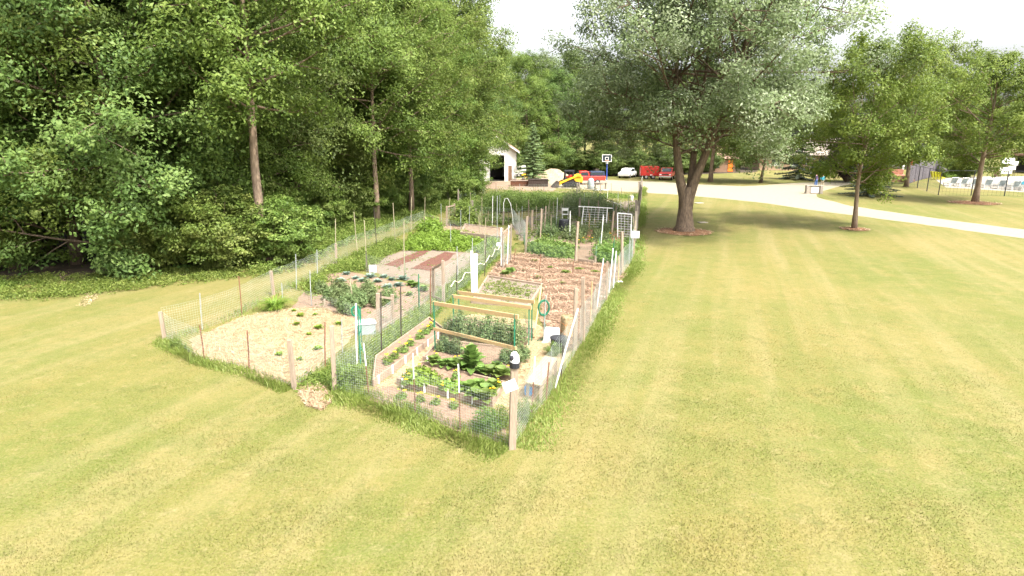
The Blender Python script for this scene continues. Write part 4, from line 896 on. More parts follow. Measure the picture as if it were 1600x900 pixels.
# barrel, bucket, far bits
c = G(881, 364); e = empty('barrel', c, 'black plastic barrel among the stakes in the far plot', 'barrel')
MB().tube([(0, 0, 0), (0, 0, .1), (0, 0, .45), (0, 0, .8), (0, 0, .88)], [.30, .33, .36, .34, .30], 18).build('barrel', M['black'], e, local=True)
for z in (.28, .6): MB().tube([(0, 0, z), (0, 0, z+.04)], [.372, .372], 18).build('rib', M['black'], e, local=True)
c = G(883, 345); e = empty('folding_chair', c, 'small pale folding chair behind the black barrel', 'chair')
for sx in (-1, 1):
    MB().tube([(sx*.22, -.2, 0), (sx*.22, .15, .5), (sx*.22, .22, .95)], .02, 6).build('side_frame', M['white'], e, local=True); MB().tube([(sx*.2, .22, 0), (sx*.2, -.2, .5)], .018, 6).build('leg', M['white'], e, local=True)
MB().box((0, -.0, .48), (.42, .40, .03)).build('seat', M['white'], e, bevel=.008, local=True); MB().box((0, .2, .82), (.42, .03, .2)).build('backrest', M['white'], e, bevel=.008, local=True)
c = G(987, 313); e = empty('bucket', c, 'white bucket beside the dark fence at the far right corner of the garden', 'bucket')
MB().tube([(0, 0, 0), (0, 0, .42)], [.15, .19], 14).build('bucket', M['white'], e, local=True); MB().tube([(-.19, 0, .38), (-.12, 0, .52), (0, 0, .56), (.12, 0, .52), (.19, 0, .38)], .008, 4).build('handle', M['galv'], e, local=True)
# white hoop
pts = [G(787, 352)+Vector((0, 0, 0)), G(787, 352)+Vector((0, 0, 1.55)), G(789, 352)+Vector((0, 0, 1.85)), G(793, 352)+Vector((0, 0, 1.9)), G(798, 352)+Vector((0, 0, 1.5)), G(801, 352)+Vector((0, 0, .6)), G(802, 352)]
tag(MB().tube(pts, .022, 6).build('hoop', M['white']), 'bent white plastic pipe hoop above the timber framed bed', 'hoop')
# hoses
def coil(name, base, zc, r_, n, m, label, hang=None, ax=0.3):
    e = empty(name, base, label, 'hose'); B = MB(); pts = []
    for i in range(n*12+1):
        a = i/12*2*math.pi; rr = r_*(1+.08*math.sin(i*.7)); pts.append(Vector((rr*math.cos(a)*math.cos(ax), rr*math.cos(a)*math.sin(ax)+.012*i/12-.03, zc+rr*1.35*math.sin(a))))
    B.tube(pts, .014, 5); B.build('coil', M[m], e, local=True)
    if hang: MB().tube([Vector(h) for h in hang], .014, 5).build('tail', M[m], e, local=True)
    return e
b, t = TOP(849, 535, 853, 462); coil('garden_hose', b, (t.z)*.74, .17, 9, 'green', 'dark green hose coiled on a stake right of the trellises', [(0, 0, .9), (.05, 0, .5), (-.02, .02, .1), (-.2, .1, .02)])
tag(MB().tube([b, t], .018).build('hose_stake', M['galv']), 'leaning grey stake that carries the coiled dark green hose', 'stake')
b, t = TOP(560, 560, 556, 474); coil('garden_hose', b, t.z*.86, .10, 3, 'hose', 'bright green hose looped over the white pole by the storage box', [(.1, 0, t.z*.86), (.12, .02, t.z*.55), (.05, 0, t.z*.4), (.09, 0, .3), (.2, .1, .02)])
# flat scraps on the grass
for (a, b_, w, d_, m_, nm, lb) in ((965, 441, .40, .16, 'white', 'white_slab', 'flat white slab on the orange mulch outside the right fence'), (942, 464, .30, .22, 'white', 'white_scrap', 'white plastic scrap caught low in the right hand fence'),
                                  (1092, 317.5, .75, .6, 'stone', 'utility_cover', 'flat grey cover in the lawn near the road edge behind the big maple'), (1098, 348, .6, .5, 'stone', 'utility_cover', 'flat brownish cover in the shaded lawn right of the maple trunk')):
    c = G(a, b_); tag(MB().box((c.x, c.y, .025), (w, d_, .04), .2).build(nm, M[m_], bevel=.01), lb, 'cover' if m_ == 'stone' else 'slab')

# ---- plants
def rosette(seed, n, L, Wd, e0, e1, seg=4, m='lf_veg', droop=.9, stem=0.0, ball=0):
    rg = random.Random(seed); V = []; F = []; T = []
    for i in range(n):
        az = i*2.39996+rg.uniform(-.2, .2); e = e0+(e1-e0)*(i/n)+rg.uniform(-.1, .1); l = L*rg.uniform(.75, 1.1)*(1-.35*i/n); w = Wd*rg.uniform(.8, 1.15)
        p = Vector((math.cos(az)*.02, math.sin(az)*.02, stem*(i/n))); side = Vector((-math.sin(az), math.cos(az), 0)); k = len(V); tt = rg.random()
        for j in range(seg+1):
            s_ = j/seg; ww = w*math.sin(math.pi*min(1, .12+.86*s_))**.8*.5; el = e-droop*s_*s_
            up = Vector((-math.sin(el)*math.cos(az), -math.sin(el)*math.sin(az), math.cos(el)))
            for q in (-1, 0, 1): V.append(tuple(p+side*ww*q+up*(abs(q)*ww*.35+rg.uniform(-.04, .04)*w)))
            p = p+Vector((math.cos(el)*math.cos(az), math.cos(el)*math.sin(az), math.sin(el)))*(l/seg); p.z = max(p.z, .015)
        for j in range(seg):
            for q in (0, 1): a = k+j*3+q; F.append((a, a+1, a+4, a+3)); T.append(min(1, tt*.6+rg.random()*.3))
    me = npmesh('foliage', V, F, T, True); me.materials.append(M[m]); return me
def bushmesh(seed, H, Rr, n, per, leaf, m, wid=.5, top=.6):
    rng = np.random.default_rng(seed); d = unit(rng.normal(size=(n, 3))); d[:, 2] = np.abs(d[:, 2]); r = rng.random((n, 1))**.5
    cen = d*r*np.array([Rr, Rr, H*.85])+np.array([0, 0, H*.08]); V, F, T = leaves(rng, cen, np.array([Rr, Rr, H*.6])*.32, per, leaf, outw=d, wid=wid); V[:, 2] = np.maximum(V[:, 2], .005)
    me = npmesh('foliage', V, F, T); me.materials.append(M[m]); return me
def bladesmesh(seed, n, H, Rr, w, m):
    rg = random.Random(seed); V = []; F = []; T = []
    for i in range(n):
        az = rg.uniform(0, 6.28); o = rg.random()*Rr*.35; p = Vector((math.cos(az)*o, math.sin(az)*o, 0)); el = rg.uniform(.9, 1.5); side = Vector((-math.sin(az), math.cos(az), 0)); k = len(V); h = H*rg.uniform(.7, 1.2)
        for j in range(6):
            ww = w*(1-j/5.5)*.5; V += [tuple(p-side*ww), tuple(p+side*ww)]; p = p+Vector((math.cos(el)*math.cos(az), math.cos(el)*math.sin(az), math.sin(el)))*h/5; el -= rg.uniform(.22, .5); p.z = max(p.z, .01)
        tt = rg.random()
        for j in range(5): a = k+j*2; F.append((a, a+1, a+3, a+2)); T.append(tt)
    me = npmesh('foliage', V, F, T); me.materials.append(M[m]); return me
def flowerheads(seed, n, H, Rr, size, m='petal'):
    rg = random.Random(seed); out = []
    for i in range(n):
        a = rg.uniform(0, 6.28); r = Rr*rg.uniform(.2, .9); c = Vector((math.cos(a)*r, math.sin(a)*r, H*rg.uniform(.95, 1.15))); B = MB(); s_ = size*rg.uniform(.8, 1.2)
        for k in range(8):
            b = k*math.pi/4; B.add([c, c+Vector((math.cos(b-.45)*s_, math.sin(b-.45)*s_, .3*s_)), c+Vector((math.cos(b)*s_*1.25, math.sin(b)*s_*1.25, .15*s_)), c+Vector((math.cos(b+.45)*s_, math.sin(b+.45)*s_, .3*s_))], [(0, 1, 2, 3)])
        B.ball(c+Vector((0, 0, .25*s_)), s_*.6, 7, 5)
        me = bpy.data.meshes.new('flower'); me.from_pydata(B.v, [], B.f); me.materials.append(M[m]); out.append(me)
    return out
def plant(name, meshes, loc, label, cat, group=None, sc=1., rz=0., names=None):
    if len(meshes) == 1:
        o = bpy.data.objects.new(name, meshes[0]); COL.objects.link(o); o.location = loc; o.scale = (sc,)*3; o.rotation_euler = (0, 0, rz); return tag(o, label, cat, group)
    e = empty(name, loc, label, cat, group, rz); e.scale = (sc,)*3
    for i, me in enumerate(meshes):
        o = bpy.data.objects.new((names or ['foliage', 'flower'])[min(i, 1)], me); COL.objects.link(o); o.parent = e
    return e
cab = rosette(1, 16, .42, .24, .15, 1.25, m='lf_cabbage', droop=.5)
sqs = rosette(31, 9, .24, .16, .4, 1.1, m='lf_lime', stem=.05)
sq = [rosette(2, 16, .34, .27, .35, 1.2, m='lf_veg', stem=.12), rosette(3, 12, .26, .2, .3, 1.1, m='lf_weed', stem=.06)]
let = bushmesh(5, .22, .26, 60, 10, .08, 'lf_lime', .8)
tom = [bushmesh(6, .75, .38, 130, 14, .085, 'lf_tomato'), bushmesh(7, 1.05, .38, 120, 12, .085, 'lf_tomato')]
mar = [bushmesh(9, .2, .16, 40, 8, .05, 'lf_veg')]+flowerheads(9, 3, .2, .13, .026)
daylily = bladesmesh(4, 260, .62, .5, .035, 'lf_lime'); chive = bladesmesh(5, 160, .45, .3, .02, 'lf_veg')
def many(name, meshes, spots, lab, cat, grp, z=0., sc=(.85, 1.15), **k):
    spots = sorted(spots)
    for i, s_ in enumerate(spots):
        zz = s_[2] if len(s_) > 2 else z
        ms = meshes[i % len(meshes)] if isinstance(meshes[0], list) else meshes
        plant(name, ms, G(s_[0], s_[1], zz), (lab+', %s') % nth(i, len(spots)) if len(spots) > 1 else lab, cat, grp, rnd.uniform(*sc), rnd.uniform(0, 6.28), **k)
many('cabbage_plant', [cab], [(541, 429), (533, 440), (566, 440), (579, 434), (590, 441), (600, 434), (612, 438), (622, 447), (606, 450), (577, 448), (630, 437), (556, 436)], 'grey green cabbage with floppy leaves in the brown plot', 'cabbage', 'cabbages in the brown plot', sc=(.6, .85))
many('squash_plant', [[sqs]], [(460, 487), (470, 495), (493, 493), (464, 508), (498, 514), (483, 524), (437, 556), (468, 563), (497, 547), (530, 508)], 'small young squash plant in the straw plot', 'squash', 'young squash plants in the straw', sc=(.55, 1.))
plant('daylily', [daylily], G(430, 484), 'large clump of arching daylily leaves at the corner of the straw plot', 'daylily', sc=1.15)
many('tomato_plant', [[tom[0]]], [(502, 458), (515, 468), (530, 460), (545, 471), (560, 480), (578, 472), (552, 463), (530, 478), (574, 460), (590, 480), (606, 474), (545, 490)], 'bushy tomato plant between straw plot and cabbages', 'tomato plant', 'tomato plants beside the cabbages', sc=(.7, 1.))
many('tomato_plant', [[tom[1]]], [(702, 520, .16), (722, 524, .16), (744, 527, .16), (766, 530, .16), (788, 534, .16), (808, 537, .16)], 'tall tomato plant tied to the netting of the middle trellis', 'tomato plant', 'tomato plants at the middle trellis', sc=(.55, .95))
many('tomato_plant', [[tom[0]]], [(693, 548, .16), (712, 552, .16), (792, 566, .16), (806, 568, .16), (818, 560, .1)], 'tomato plant growing at the first trellis', 'tomato plant', 'tomato plants at the first trellis', sc=(.5, .7))
many('marigold', mar, [(628, 622), (656, 627), (681, 631), (708, 637)], 'yellow marigold in the soil strip behind the front fence', 'marigold', 'marigolds in the soil strip', .02)
many('marigold', mar, [(605, 568, .15), (618, 560, .15), (630, 550, .15), (642, 540, .15), (655, 529, .15), (665, 521, .15), (675, 514, .15)], 'yellow marigold in the long narrow bed', 'marigold', 'marigolds in the long narrow bed', sc=(1., 1.3))
many('marigold', mar, [(655, 580, .15), (637, 592, .15), (633, 601, .15), (712, 590, .15), (692, 609, .15), (779, 606, .15), (769, 618, .15)], 'yellow marigold in the low front raised bed', 'marigold', 'marigolds in the front raised bed', sc=(.7, 1.))
many('marigold', mar, [(681, 560, .17), (714, 566, .17), (797, 585, .17), (730, 553, .17)], 'yellow marigold in the bed under the first trellis', 'marigold', 'marigolds under the first trellis', sc=(.8, 1.1))
many('marigold', mar, [(911, 377), (923, 378), (953, 370), (903, 380)], 'yellow marigold at the front of the far tomato rows', 'marigold', 'marigolds in the far plots', .2, sc=(1., 1.4))
many('lettuce', [let], [(646, 587, .15), (660, 585, .15), (672, 592, .15), (652, 596, .15), (664, 600, .15), (690, 602, .15), (704, 606, .15), (716, 611, .15)], 'lime green lettuce in the low front raised bed', 'lettuce', 'lettuces in the front raised bed', sc=(.8, 1.05))
many('squash_plant', [[sq[0]]], [(733, 612, .15), (748, 607, .15), (742, 621, .15), (760, 615, .15), (757, 626, .15), (770, 607, .15)], 'dark leaved squash in the low front raised bed', 'squash', 'squash in the front raised bed', sc=(.8, 1.))
many('squash_plant', [[sq[0]]], [(678, 568, .17), (692, 572, .17), (707, 574, .17), (722, 577, .17), (752, 583, .17), (768, 585, .17), (783, 588, .17), (775, 577, .17)], 'broad leaved squash under the first trellis', 'squash', 'squash under the first trellis', sc=(.7, 1.))
cuc = rosette(12, 24, .42, .24, .1, 1.3, m='lf_veg', stem=.42, droop=.9); plant('cucumber_plant', [cuc], G(737, 577, .17), 'big cucumber plant with large leaves climbing at the first trellis', 'cucumber', sc=1.1)
many('corner_bush', [tom[0]], [(538, 606), (552, 598), (566, 608)], 'bushy green plant in the left front corner of the near plot', 'bush', 'bushes in the left front corner', sc=(.8, 1.)) if False else None
tomw = bushmesh(8, .75, .42, 110, 12, .085, 'lf_veg', .35)
for i, (a, b_, s_, lb) in enumerate(((540, 607, 1.0, 'bushy green plant just inside the front corner by the leaning wooden post'), (562, 600, .85, 'grey green bush right of the front corner bush, before the long narrow bed'), (758, 672, .8, 'dense green clump behind the front wire near the corner post'), (778, 668, .75, 'green clump touching the near corner post from the left'),
                                     (818, 655, .7, 'green clump behind the wire right of the near corner post'), (276, 546, .55, 'leafy weed in the fence next to the far left corner post'), (869, 552, .6, 'dark leafy weed under the black drum'))):
    plant('garden_bush', [tomw], G(a, b_), lb, 'bush', sc=s_, rz=i)
many('rhubarb_plant', [[sq[0]]], [(790, 432), (797, 428)], 'big leaved green plant at the corner of the orange mulch', 'rhubarb', 'big leaved plants at the mulch corner', sc=(1., 1.2))
many('squash_plant', [[sq[1]]], [(835, 410), (884, 428), (905, 424), (860, 420), (820, 424), (930, 428), (842, 436), (880, 445)], 'small yellow green plant in the orange leaf mulch', 'squash', 'small plants in the orange mulch', sc=(.7, 1.1))
plant('chive_clump', [chive], G(865, 556), 'tuft of thin dark green chives in front of the black drum', 'chives')
plant('garden_bush', [bushmesh(31, 1.2, .9, 200, 14, .13, 'lf_lime', .7)], G(671, 365), 'tall leafy lime bush behind the lime green crop', 'bush')
plant('garden_bush', [bushmesh(32, 1.7, 1.1, 260, 14, .13, 'lf_shrub', .7)], G(727, 352), 'round green bush with pale blossoms right of the slatted gate', 'bush')
many('potato_plant', [[sq[0]]], [(642, 446), (650, 449), (662, 455), (582, 455), (640, 462)], 'small leafy plant right of the cabbages', 'plant', 'small plants in the cabbage plot', sc=(.6, .9))

# ============================================================ BEYOND THE GARDEN
# ---- white garage
GX0, GX1, GY, EV, PK = -5.0, .62, 88.5, 4.2, 6.1; gm = (GX0+GX1)/2
e = empty('garage', (gm, GY, 0), 'white gabled garage with a dark open doorway and a brown side door', 'garage')
B = MB(); dx0, dx1, dh = -3.2, -1.0, 3.6; mx0, mx1, mh = -.55, -.02, 2.15; y0, y1 = GY, GY+.15
for (a, b, z0, z1) in ((GX0, dx0, 0, EV), (dx1, mx0, 0, EV), (mx1, GX1, 0, EV), (dx0, dx1, dh, EV), (mx0, mx1, mh, EV)): B.box(((a+b)/2, (y0+y1)/2, (z0+z1)/2), (b-a, .15, z1-z0))
B.prism([(GX0, EV), (GX1, EV), (gm, PK)], y0, y1); B.build('front_wall', M['wall'], e)
MB().box((GX0+.08, GY+5.1, EV/2), (.15, 9.8, EV)).build('side_wall', M['wall'], e); MB().box((GX1-.08, GY+5.1, EV/2), (.15, 9.8, EV)).build('side_wall', M['wall'], e)
MB().box((gm, GY+10.1, EV/2), (GX1-GX0, .15, EV)).prism([(GX0, EV), (GX1, EV), (gm, PK)], GY+10.02, GY+10.17).build('back_wall', M['wall'], e)
sl = (PK-EV)/(GX1-gm)
for sx in (-1, 1):
    xe = gm+sx*(GX1-gm+.45); ze = EV-sl*.45; MB().prism([(gm, PK+.04), (xe, ze+.04), (xe, ze+.16), (gm, PK+.18)], GY-.5, GY+10.5).build('roof', M['redshingle'], e)
    MB().prism([(gm, PK-.06), (xe, ze-.06), (xe+sx*.03, ze+.13), (gm, PK+.13)], GY-.55, GY-.503).build('fascia', M['white'], e)
MB().box(((mx0+mx1)/2, GY+.05, mh/2), (mx1-mx0-.03, .05, mh-.02)).build('side_door', M['brown'], e)
MB().box((-.45, GY-.09, 1.0), (.05, .05, .05)).build('door_handle', M['chrome'], [o for o in COL.objects if o.name.startswith('side_door')][-1]) if 0 else None
for (cx, w) in ((dx0, .12), (dx1, .12)): MB().box((cx, GY-.02, dh/2), (w, .06, dh)).build('door_trim', M['white'], e)
MB().box((gm, GY+5, .06), (5.2, 9.6, .03)).build('floor', M['dark'], e)
MB().box((-2.3, GY+5, .9), (1.6, 3.4, 1.2)).build('stored_boxes', M['dark'], e)
# ---- chip pile
c = G(868, 277.5); B = MB(); vs = []; nu = 60; nv = 16; rg = random.Random(3)
for j in range(nv+1):
    r = 1-j/nv
    for i in range(nu):
        a = i*2*math.pi/nu; u = r*math.cos(a); v = r*math.sin(a)
        z = .55*max(0, 1-((u+.45)/.55)**2-(v/.9)**2)+1.15*math.cos(r*math.pi/2)**1.25*(.82+.18*math.sin(u*5+1))+(rg.uniform(-.07, .07)+.08*math.sin(u*13+v*9))*(r < .97)
        vs.append((c.x+3.1*u*(1+rg.uniform(-.03, .03)), c.y+2.0*v, max(0, z) if r < 1 else 0))
B.add(vs, [(j*nu+i, j*nu+(i+1) % nu, (j+1)*nu+(i+1) % nu, (j+1)*nu+i) for j in range(nv) for i in range(nu)])
tag(B.build('wood_chip_pile', M['sand'], smooth=True), 'pale pile of wood chips beside the small spruce', 'pile')

def wheel(parent, x, y, z, r=.36, w=.24):
    t = MB().tube([(x, y-w/2, z), (x, y-w/2+.03, z), (x, y+w/2-.03, z), (x, y+w/2, z)], [r*.9, r, r, r*.9], 18).build('tyre', M['tyre'], None)
    bpy.data.objects.remove(t) if 0 else None
    wv = empty('wheel', (0, 0, 0), None, None); wv.parent = parent
    t.parent = wv; MB().tube([(x, y-w/2-.01, z), (x, y+w/2+.01, z)], [r*.55]*2, 12).build('rim', M['chrome'], wv, local=True); return wv
def pickup(loc, rz, label, body='red', cap=None, L=5.2, Wd=1.85):
    e = empty('pickup_truck', loc, label, 'truck', rz=rz); l = dict(local=True)
    prof = [(-L/2, .5), (-L/2, 1.05), (-L/2+1.25, 1.12), (-L/2+1.9, 1.12), (L/2-.0, 1.12), (L/2, .55)]
    MB().prism(prof, -Wd/2, Wd/2).build('body', M[body], e, bevel=.05, **l)
    MB().prism([(-L/2+1.2, 1.12), (-L/2+1.75, 1.72), (-L/2+2.75, 1.74), (-L/2+2.95, 1.12)], -Wd/2+.1, Wd/2-.1).build('cab', M[body], e, bevel=.05, **l)
    for sy in (-1, 1):
        MB().prism([(-L/2+1.45, 1.16), (-L/2+1.83, 1.62), (-L/2+2.65, 1.64), (-L/2+2.8, 1.16)], sy*(Wd/2-.095)-.01, sy*(Wd/2-.095)+.01).build('side_window', M['glass'], e, **l)
    B = MB(); B.add([(-L/2+1.26, -Wd/2+.2, 1.17), (-L/2+1.26, Wd/2-.2, 1.17), (-L/2+1.70, Wd/2-.25, 1.66), (-L/2+1.70, -Wd/2+.25, 1.66)], [(0, 1, 2, 3)])
    for i in range(4): B.v[i] = (B.v[i][0]-.03, B.v[i][1], B.v[i][2]+.02)
    B.build('windscreen', M['glass'], e, **l)
    if cap:
        MB().prism([(-L/2+3.0, 1.14), (-L/2+3.05, 1.68), (L/2-.15, 1.70), (L/2-.03, 1.14)], -Wd/2+.05, Wd/2-.05).build('bed_cap', M[cap], e, bevel=.04, **l)
        for sy in (-1, 1): MB().box((L/2-1.15, sy*(Wd/2-.045), 1.42), (1.7, .02, .3)).build('cap_window', M['glass'], e, **l)
    else:
        MB().box((L/2-1.1, 0, 1.10), (1.9, Wd-.24, .06)).build('bed_liner', M['dark'], e, **l)
    for sx in (-L/2+.85, L/2-1.05):
        for sy in (-1, 1): wheel(e, sx, sy*(Wd/2-.09), .37)
    MB().box((-L/2-.05, 0, .55), (.12, Wd-.1, .2)).build('bumper', M['chrome'], e, bevel=.03, **l); MB().box((L/2+.05, 0, .55), (.12, Wd-.1, .18)).build('bumper', M['chrome'], e, bevel=.03, **l)
    for sy in (-1, 1): MB().box((-L/2-.012, sy*(Wd/2-.25), .85), (.03, .3, .16)).build('headlight', M['white'], e, **l); MB().box((L/2+.012, sy*(Wd/2-.12), .9), (.03, .14, .28)).build('tail_light', M['orange'], e, **l)
    MB().box((-L/2-.012, 0, .85), (.03, .9, .18)).build('grille', M['steel'], e, **l)
    return e
a = G(916, 289); pickup((a.x, a.y+1.2, 0), R(4), 'red pickup truck with a dark blue bed cap parked behind the yellow loader', 'red', 'navy', L=5.0)
a = G(1046, 281.5); pickup((a.x, a.y+1.5, 0), R(70), 'red pickup truck seen from its front, parked beside the big maple trunk', 'red', None)
# ---- skid loader (facing left)
a = G(891, 292.5); e = empty('skid_loader', (a.x, a.y, 0), 'yellow skid loader with a black cab cage and its bucket down', 'loader', rz=R(3)); l = dict(local=True)
MB().prism([(-1.0, .35), (-1.05, .8), (-.7, 1.05), (.95, 1.1), (1.35, 1.0), (1.4, .5), (1.1, .35)], -.5, .5).build('chassis', M['steel'], e, bevel=.03, **l)
MB().prism([(.35, 1.0), (.35, 1.5), (1.0, 1.5), (1.45, 1.25), (1.45, .6), (.6, .7)], -.62, .62).build('engine_cover', M['yellow'], e, bevel=.05, **l)
B = MB()
for sy in (-.45, .45): B.beam((-.75, sy, .95), (-.65, sy, 1.95), .12, .10); B.beam((.35, sy, 1.3), (.3, sy, 1.95), .12, .10); B.beam((-.65, sy, 1.95), (.3, sy, 1.95), .1, .12); B.beam((-.2, sy, 1.2), (-.2, sy, 1.95), .05, .05)
B.box((-.18, 0, 2.02), (1.2, 1.1, .13)); B.box((.32, 0, 1.6), (.06, .9, .7)); B.build('cab_cage', M['black'], e, **l); MB().box((0, 0, 1.25), (.5, .5, .6)).build('seat', M['red'], e, bevel=.05, **l)
for sy in (-.72, .72):
    MB().prism([(1.25, 1.3), (1.2, 1.62), (.9, 1.62), (-1.35, .72), (-1.55, .3), (-1.38, .3), (-1.15, .54), (.8, 1.36)], sy-.05, sy+.05).build('lift_arm', M['yellow'], e, bevel=.015, **l)
    t = [(-.85, .12), (-1.05, .4), (-.85, .66), (.85, .7), (1.1, .42), (.9, .12)]; MB().prism(t, sy*.92-.16, sy*.92+.16).build('track', M['tyre'], e, bevel=.05, **l)
MB().prism([(-1.5, .1), (-1.5, .75), (-1.65, .75), (-2.35, .08), (-2.3, .05)], -.9, .9).build('bucket', M['steel'], e, **l)
# ---- bins
for (x0, x1, yb, h, m_, lb) in ((798, 825, 291, .75, 'rust', 'rusty brown steel loader bucket lying on the dirt left of the darker one'), (826, 856, 292, .95, 'steel', 'dark steel dump bin on the dirt between the rusty bucket and the loader')):
    A, Bq = G(x0, yb), G(x1, yb); w = Bq.x-A.x; e = empty('steel_bin', (A.x+w/2, A.y+.5, 0), lb, 'bin')
    MB().prism([(-.55, .0), (-.75, h), (-.69, h), (-.5, .06), (.5, .06), (.6, h), (.66, h), (.56, 0)], -w/2, w/2, 'x').build('shell', M[m_], e, **l)
    for sx in (-1, 1): MB().prism([(-.55, .0), (-.73, h-.02), (.64, h-.02), (.56, 0)], sx*(w/2+.001)-.02, sx*(w/2+.001)+.02, 'x').build('side_plate', M[m_], e, **l)
    MB().box((0, -.75, h-.02), (w+.06, .08, .09)).build('lip', M['stone' if m_ == 'rust' else 'steel'], e, **l)
# ---- covered grill and timber stand in front of the red truck
a = G(923, 295); e = empty('covered_grill', (a.x, a.y, 0), 'upright shape under a grey green tarpaulin in front of the red pickup', 'grill')
MB().tube([(0, 0, 0), (0, 0, .1), (0, 0, .9), (0, 0, 1.15), (0, 0, 1.28)], [.40, .44, .40, .30, .12], 12).build('cover', M['grey'], e, smooth=True, **l); MB().tube([(0, 0, .35), (0, 0, .38)], [.45, .45], 12).build('cord', M['rope'], e, **l)
a = G(938, 297); e = empty('timber_stand', (a.x, a.y, 0), 'low weathered timber stand with thin posts right of the tarpaulin shape', 'stand')
for sx in (-.6, .6):
    for sy in (-.3, .3): MB().box((sx, sy, .4), (.09, .09, .8)).build('leg', M['greywood'], e, **l)
MB().box((0, 0, .84), (1.5, .8, .07)).build('top', M['greywood'], e, **l)
# ---- basketball hoop
a = G(948, 281.5); e = empty('basketball_hoop', (a.x, a.y, 0), 'basketball hoop on a blue pole at the far side of the gravel yard', 'hoop')
MB().tube([(0, 0, -.1), (-.06, 0, 2.7), (-.15, -.25, 3.0)], .075, 8).build('pole', M['bluepaint'], e, **l); MB().box((-.15, -.40, 3.15), (1.35, .035, 1.0)).build('backboard', M['glass'], e, **l)
B = MB()
for (cx, cz, w, h) in ((0, .47, 1.35, .07), (0, -.47, 1.35, .07), (-.64, 0, .07, .9), (.64, 0, .07, .9), (0, .12, .5, .05), (0, -.25, .5, .05), (-.22, -.07, .05, .34), (.22, -.07, .05, .34)): B.box((-.15+cx, -.425, 3.15+cz), (w, .02, h))
B.build('board_lines', M['white'], e, **l)
pts = [(-.15+.23*math.cos(i*math.pi/6), -.68+.23*math.sin(i*math.pi/6), 2.78) for i in range(13)]; MB().tube(pts, .02, 5).build('rim', M['orange'], e, **l)
B = MB()
for i in range(12):
    a_ = i*math.pi/6; b_ = a_+.26; B.tube([(-.15+.22*math.cos(a_), -.68+.22*math.sin(a_), 2.77), (-.15+.13*math.cos(b_), -.68+.13*math.sin(b_), 2.38)], .012, 4); B.tube([(-.15+.22*math.cos(b_), -.68+.22*math.sin(b_), 2.77), (-.15+.13*math.cos(a_), -.68+.13*math.sin(a_), 2.38)], .012, 4)
B.build('net', M['net'], e, **l)
# ---- red dump trailer, white car, white trailer
a = G(1014, 279.5); e = empty('dump_trailer', (a.x, a.y, 0), 'bright red high sided dump trailer on the grass edge by the yard', 'trailer', rz=R(-6))
MB().box((0, 0, 1.2), (2.7, 1.7, 1.35)).build('box', M['red'], e, bevel=.03, **l)
for k in range(6): MB().box((-1.2+k*.48, -.875, 1.2), (.06, .05, 1.3)).build('stay', M['red'], e, **l)
MB().box((0, 0, .47), (2.9, 1.5, .12)).build('frame', M['steel'], e, **l)
for sx in (-.5, .5): wheel(e, sx, -.72, .33, .33, .2); wheel(e, sx, .72, .33, .33, .2)
MB().box((.2, -.88, .62), (.3, .03, .2)).build('plate', M['white'], e, **l)
a = G(984, 279); e = empty('car', (a.x, a.y+2, 0), 'white car half hidden by maple leaves left of the red trailer', 'car', rz=R(62))
MB().prism([(-2.1, .35), (-2.15, .8), (-1.2, .95), (1.9, .98), (2.1, .8), (2.1, .35)], -.85, .85).build('body', M['white'], e, bevel=.06, **l); MB().prism([(-1.2, .93), (-.6, 1.42), (.9, 1.44), (1.6, .95)], -.75, .75).build('cabin', M['white'], e, bevel=.05, **l)
for sy in (-1, 1): MB().prism([(-.95, .98), (-.52, 1.34), (.84, 1.36), (1.3, .99)], sy*.755-.01, sy*.755+.01).build('side_window', M['glass'], e, **l)
for sx in (-1.35, 1.35):
    for sy in (-1, 1): wheel(e, sx, sy*.78, .31, .31, .2)
a = G(811, 279.5); e = empty('camper_trailer', (a.x, a.y+4.5, 0), 'small white trailer between the garage and the spruce', 'trailer')
MB().prism([(-1.1, .5), (-1.2, 1.2), (-.8, 1.75), (1.0, 1.85), (1.15, 1.5), (1.1, .5)], -.8, .8).build('body', M['white'], e, bevel=.05, **l); wheel(e, 0, -.75, .32, .32, .2); wheel(e, 0, .75, .32, .32, .2); MB().box((.1, -.81, 1.35), (.8, .02, .3)).build('window', M['glass'], e, **l); MB().beam((-1.1, 0, .45), (-2.0, 0, .4), .08, .08).build('drawbar', M['steel'], e, **l)
a = G(823, 281); e = empty('lawn_tractor', (a.x, a.y+1.5, 0), 'small yellow lawn tractor in front of the spruce foot', 'tractor')
MB().prism([(-.7, .3), (-.7, .75), (-.1, .8), (.0, .5), (.5, .5), (.6, .3)], -.3, .3).build('body', M['yellow'], e, bevel=.04, **l); MB().box((.35, 0, .7), (.35, .4, .35)).build('seat', M['black'], e, bevel=.04, **l)
for sx, r_ in ((-.5, .2), (.4, .28)):
    for sy in (-1, 1): wheel(e, sx, sy*.38, r_, r_, .16)

# ---- stone sign block
a = G(1273.5, 303); e = empty('stone_sign', (a.x, a.y+.4, 0), 'pale stone sign block at the bend of the gravel road', 'sign', rz=R(-8))
MB().box((0, 0, .42), (1.5, .45, .84)).build('block', M['stone'], e, bevel=.02, **l); MB().box((0, 0, .88), (1.7, .6, .08)).build('cap_slab', M['concrete'], e, bevel=.015, **l)
MB().box((.05, -.245, .42), (.75, .04, .62)).build('panel', M['white'], e, **l)
for sx in (-.72, .72): MB().box((sx, -.05, .45), (.28, .62, .90)).build('pier', M['stone'], e, bevel=.02, **l)
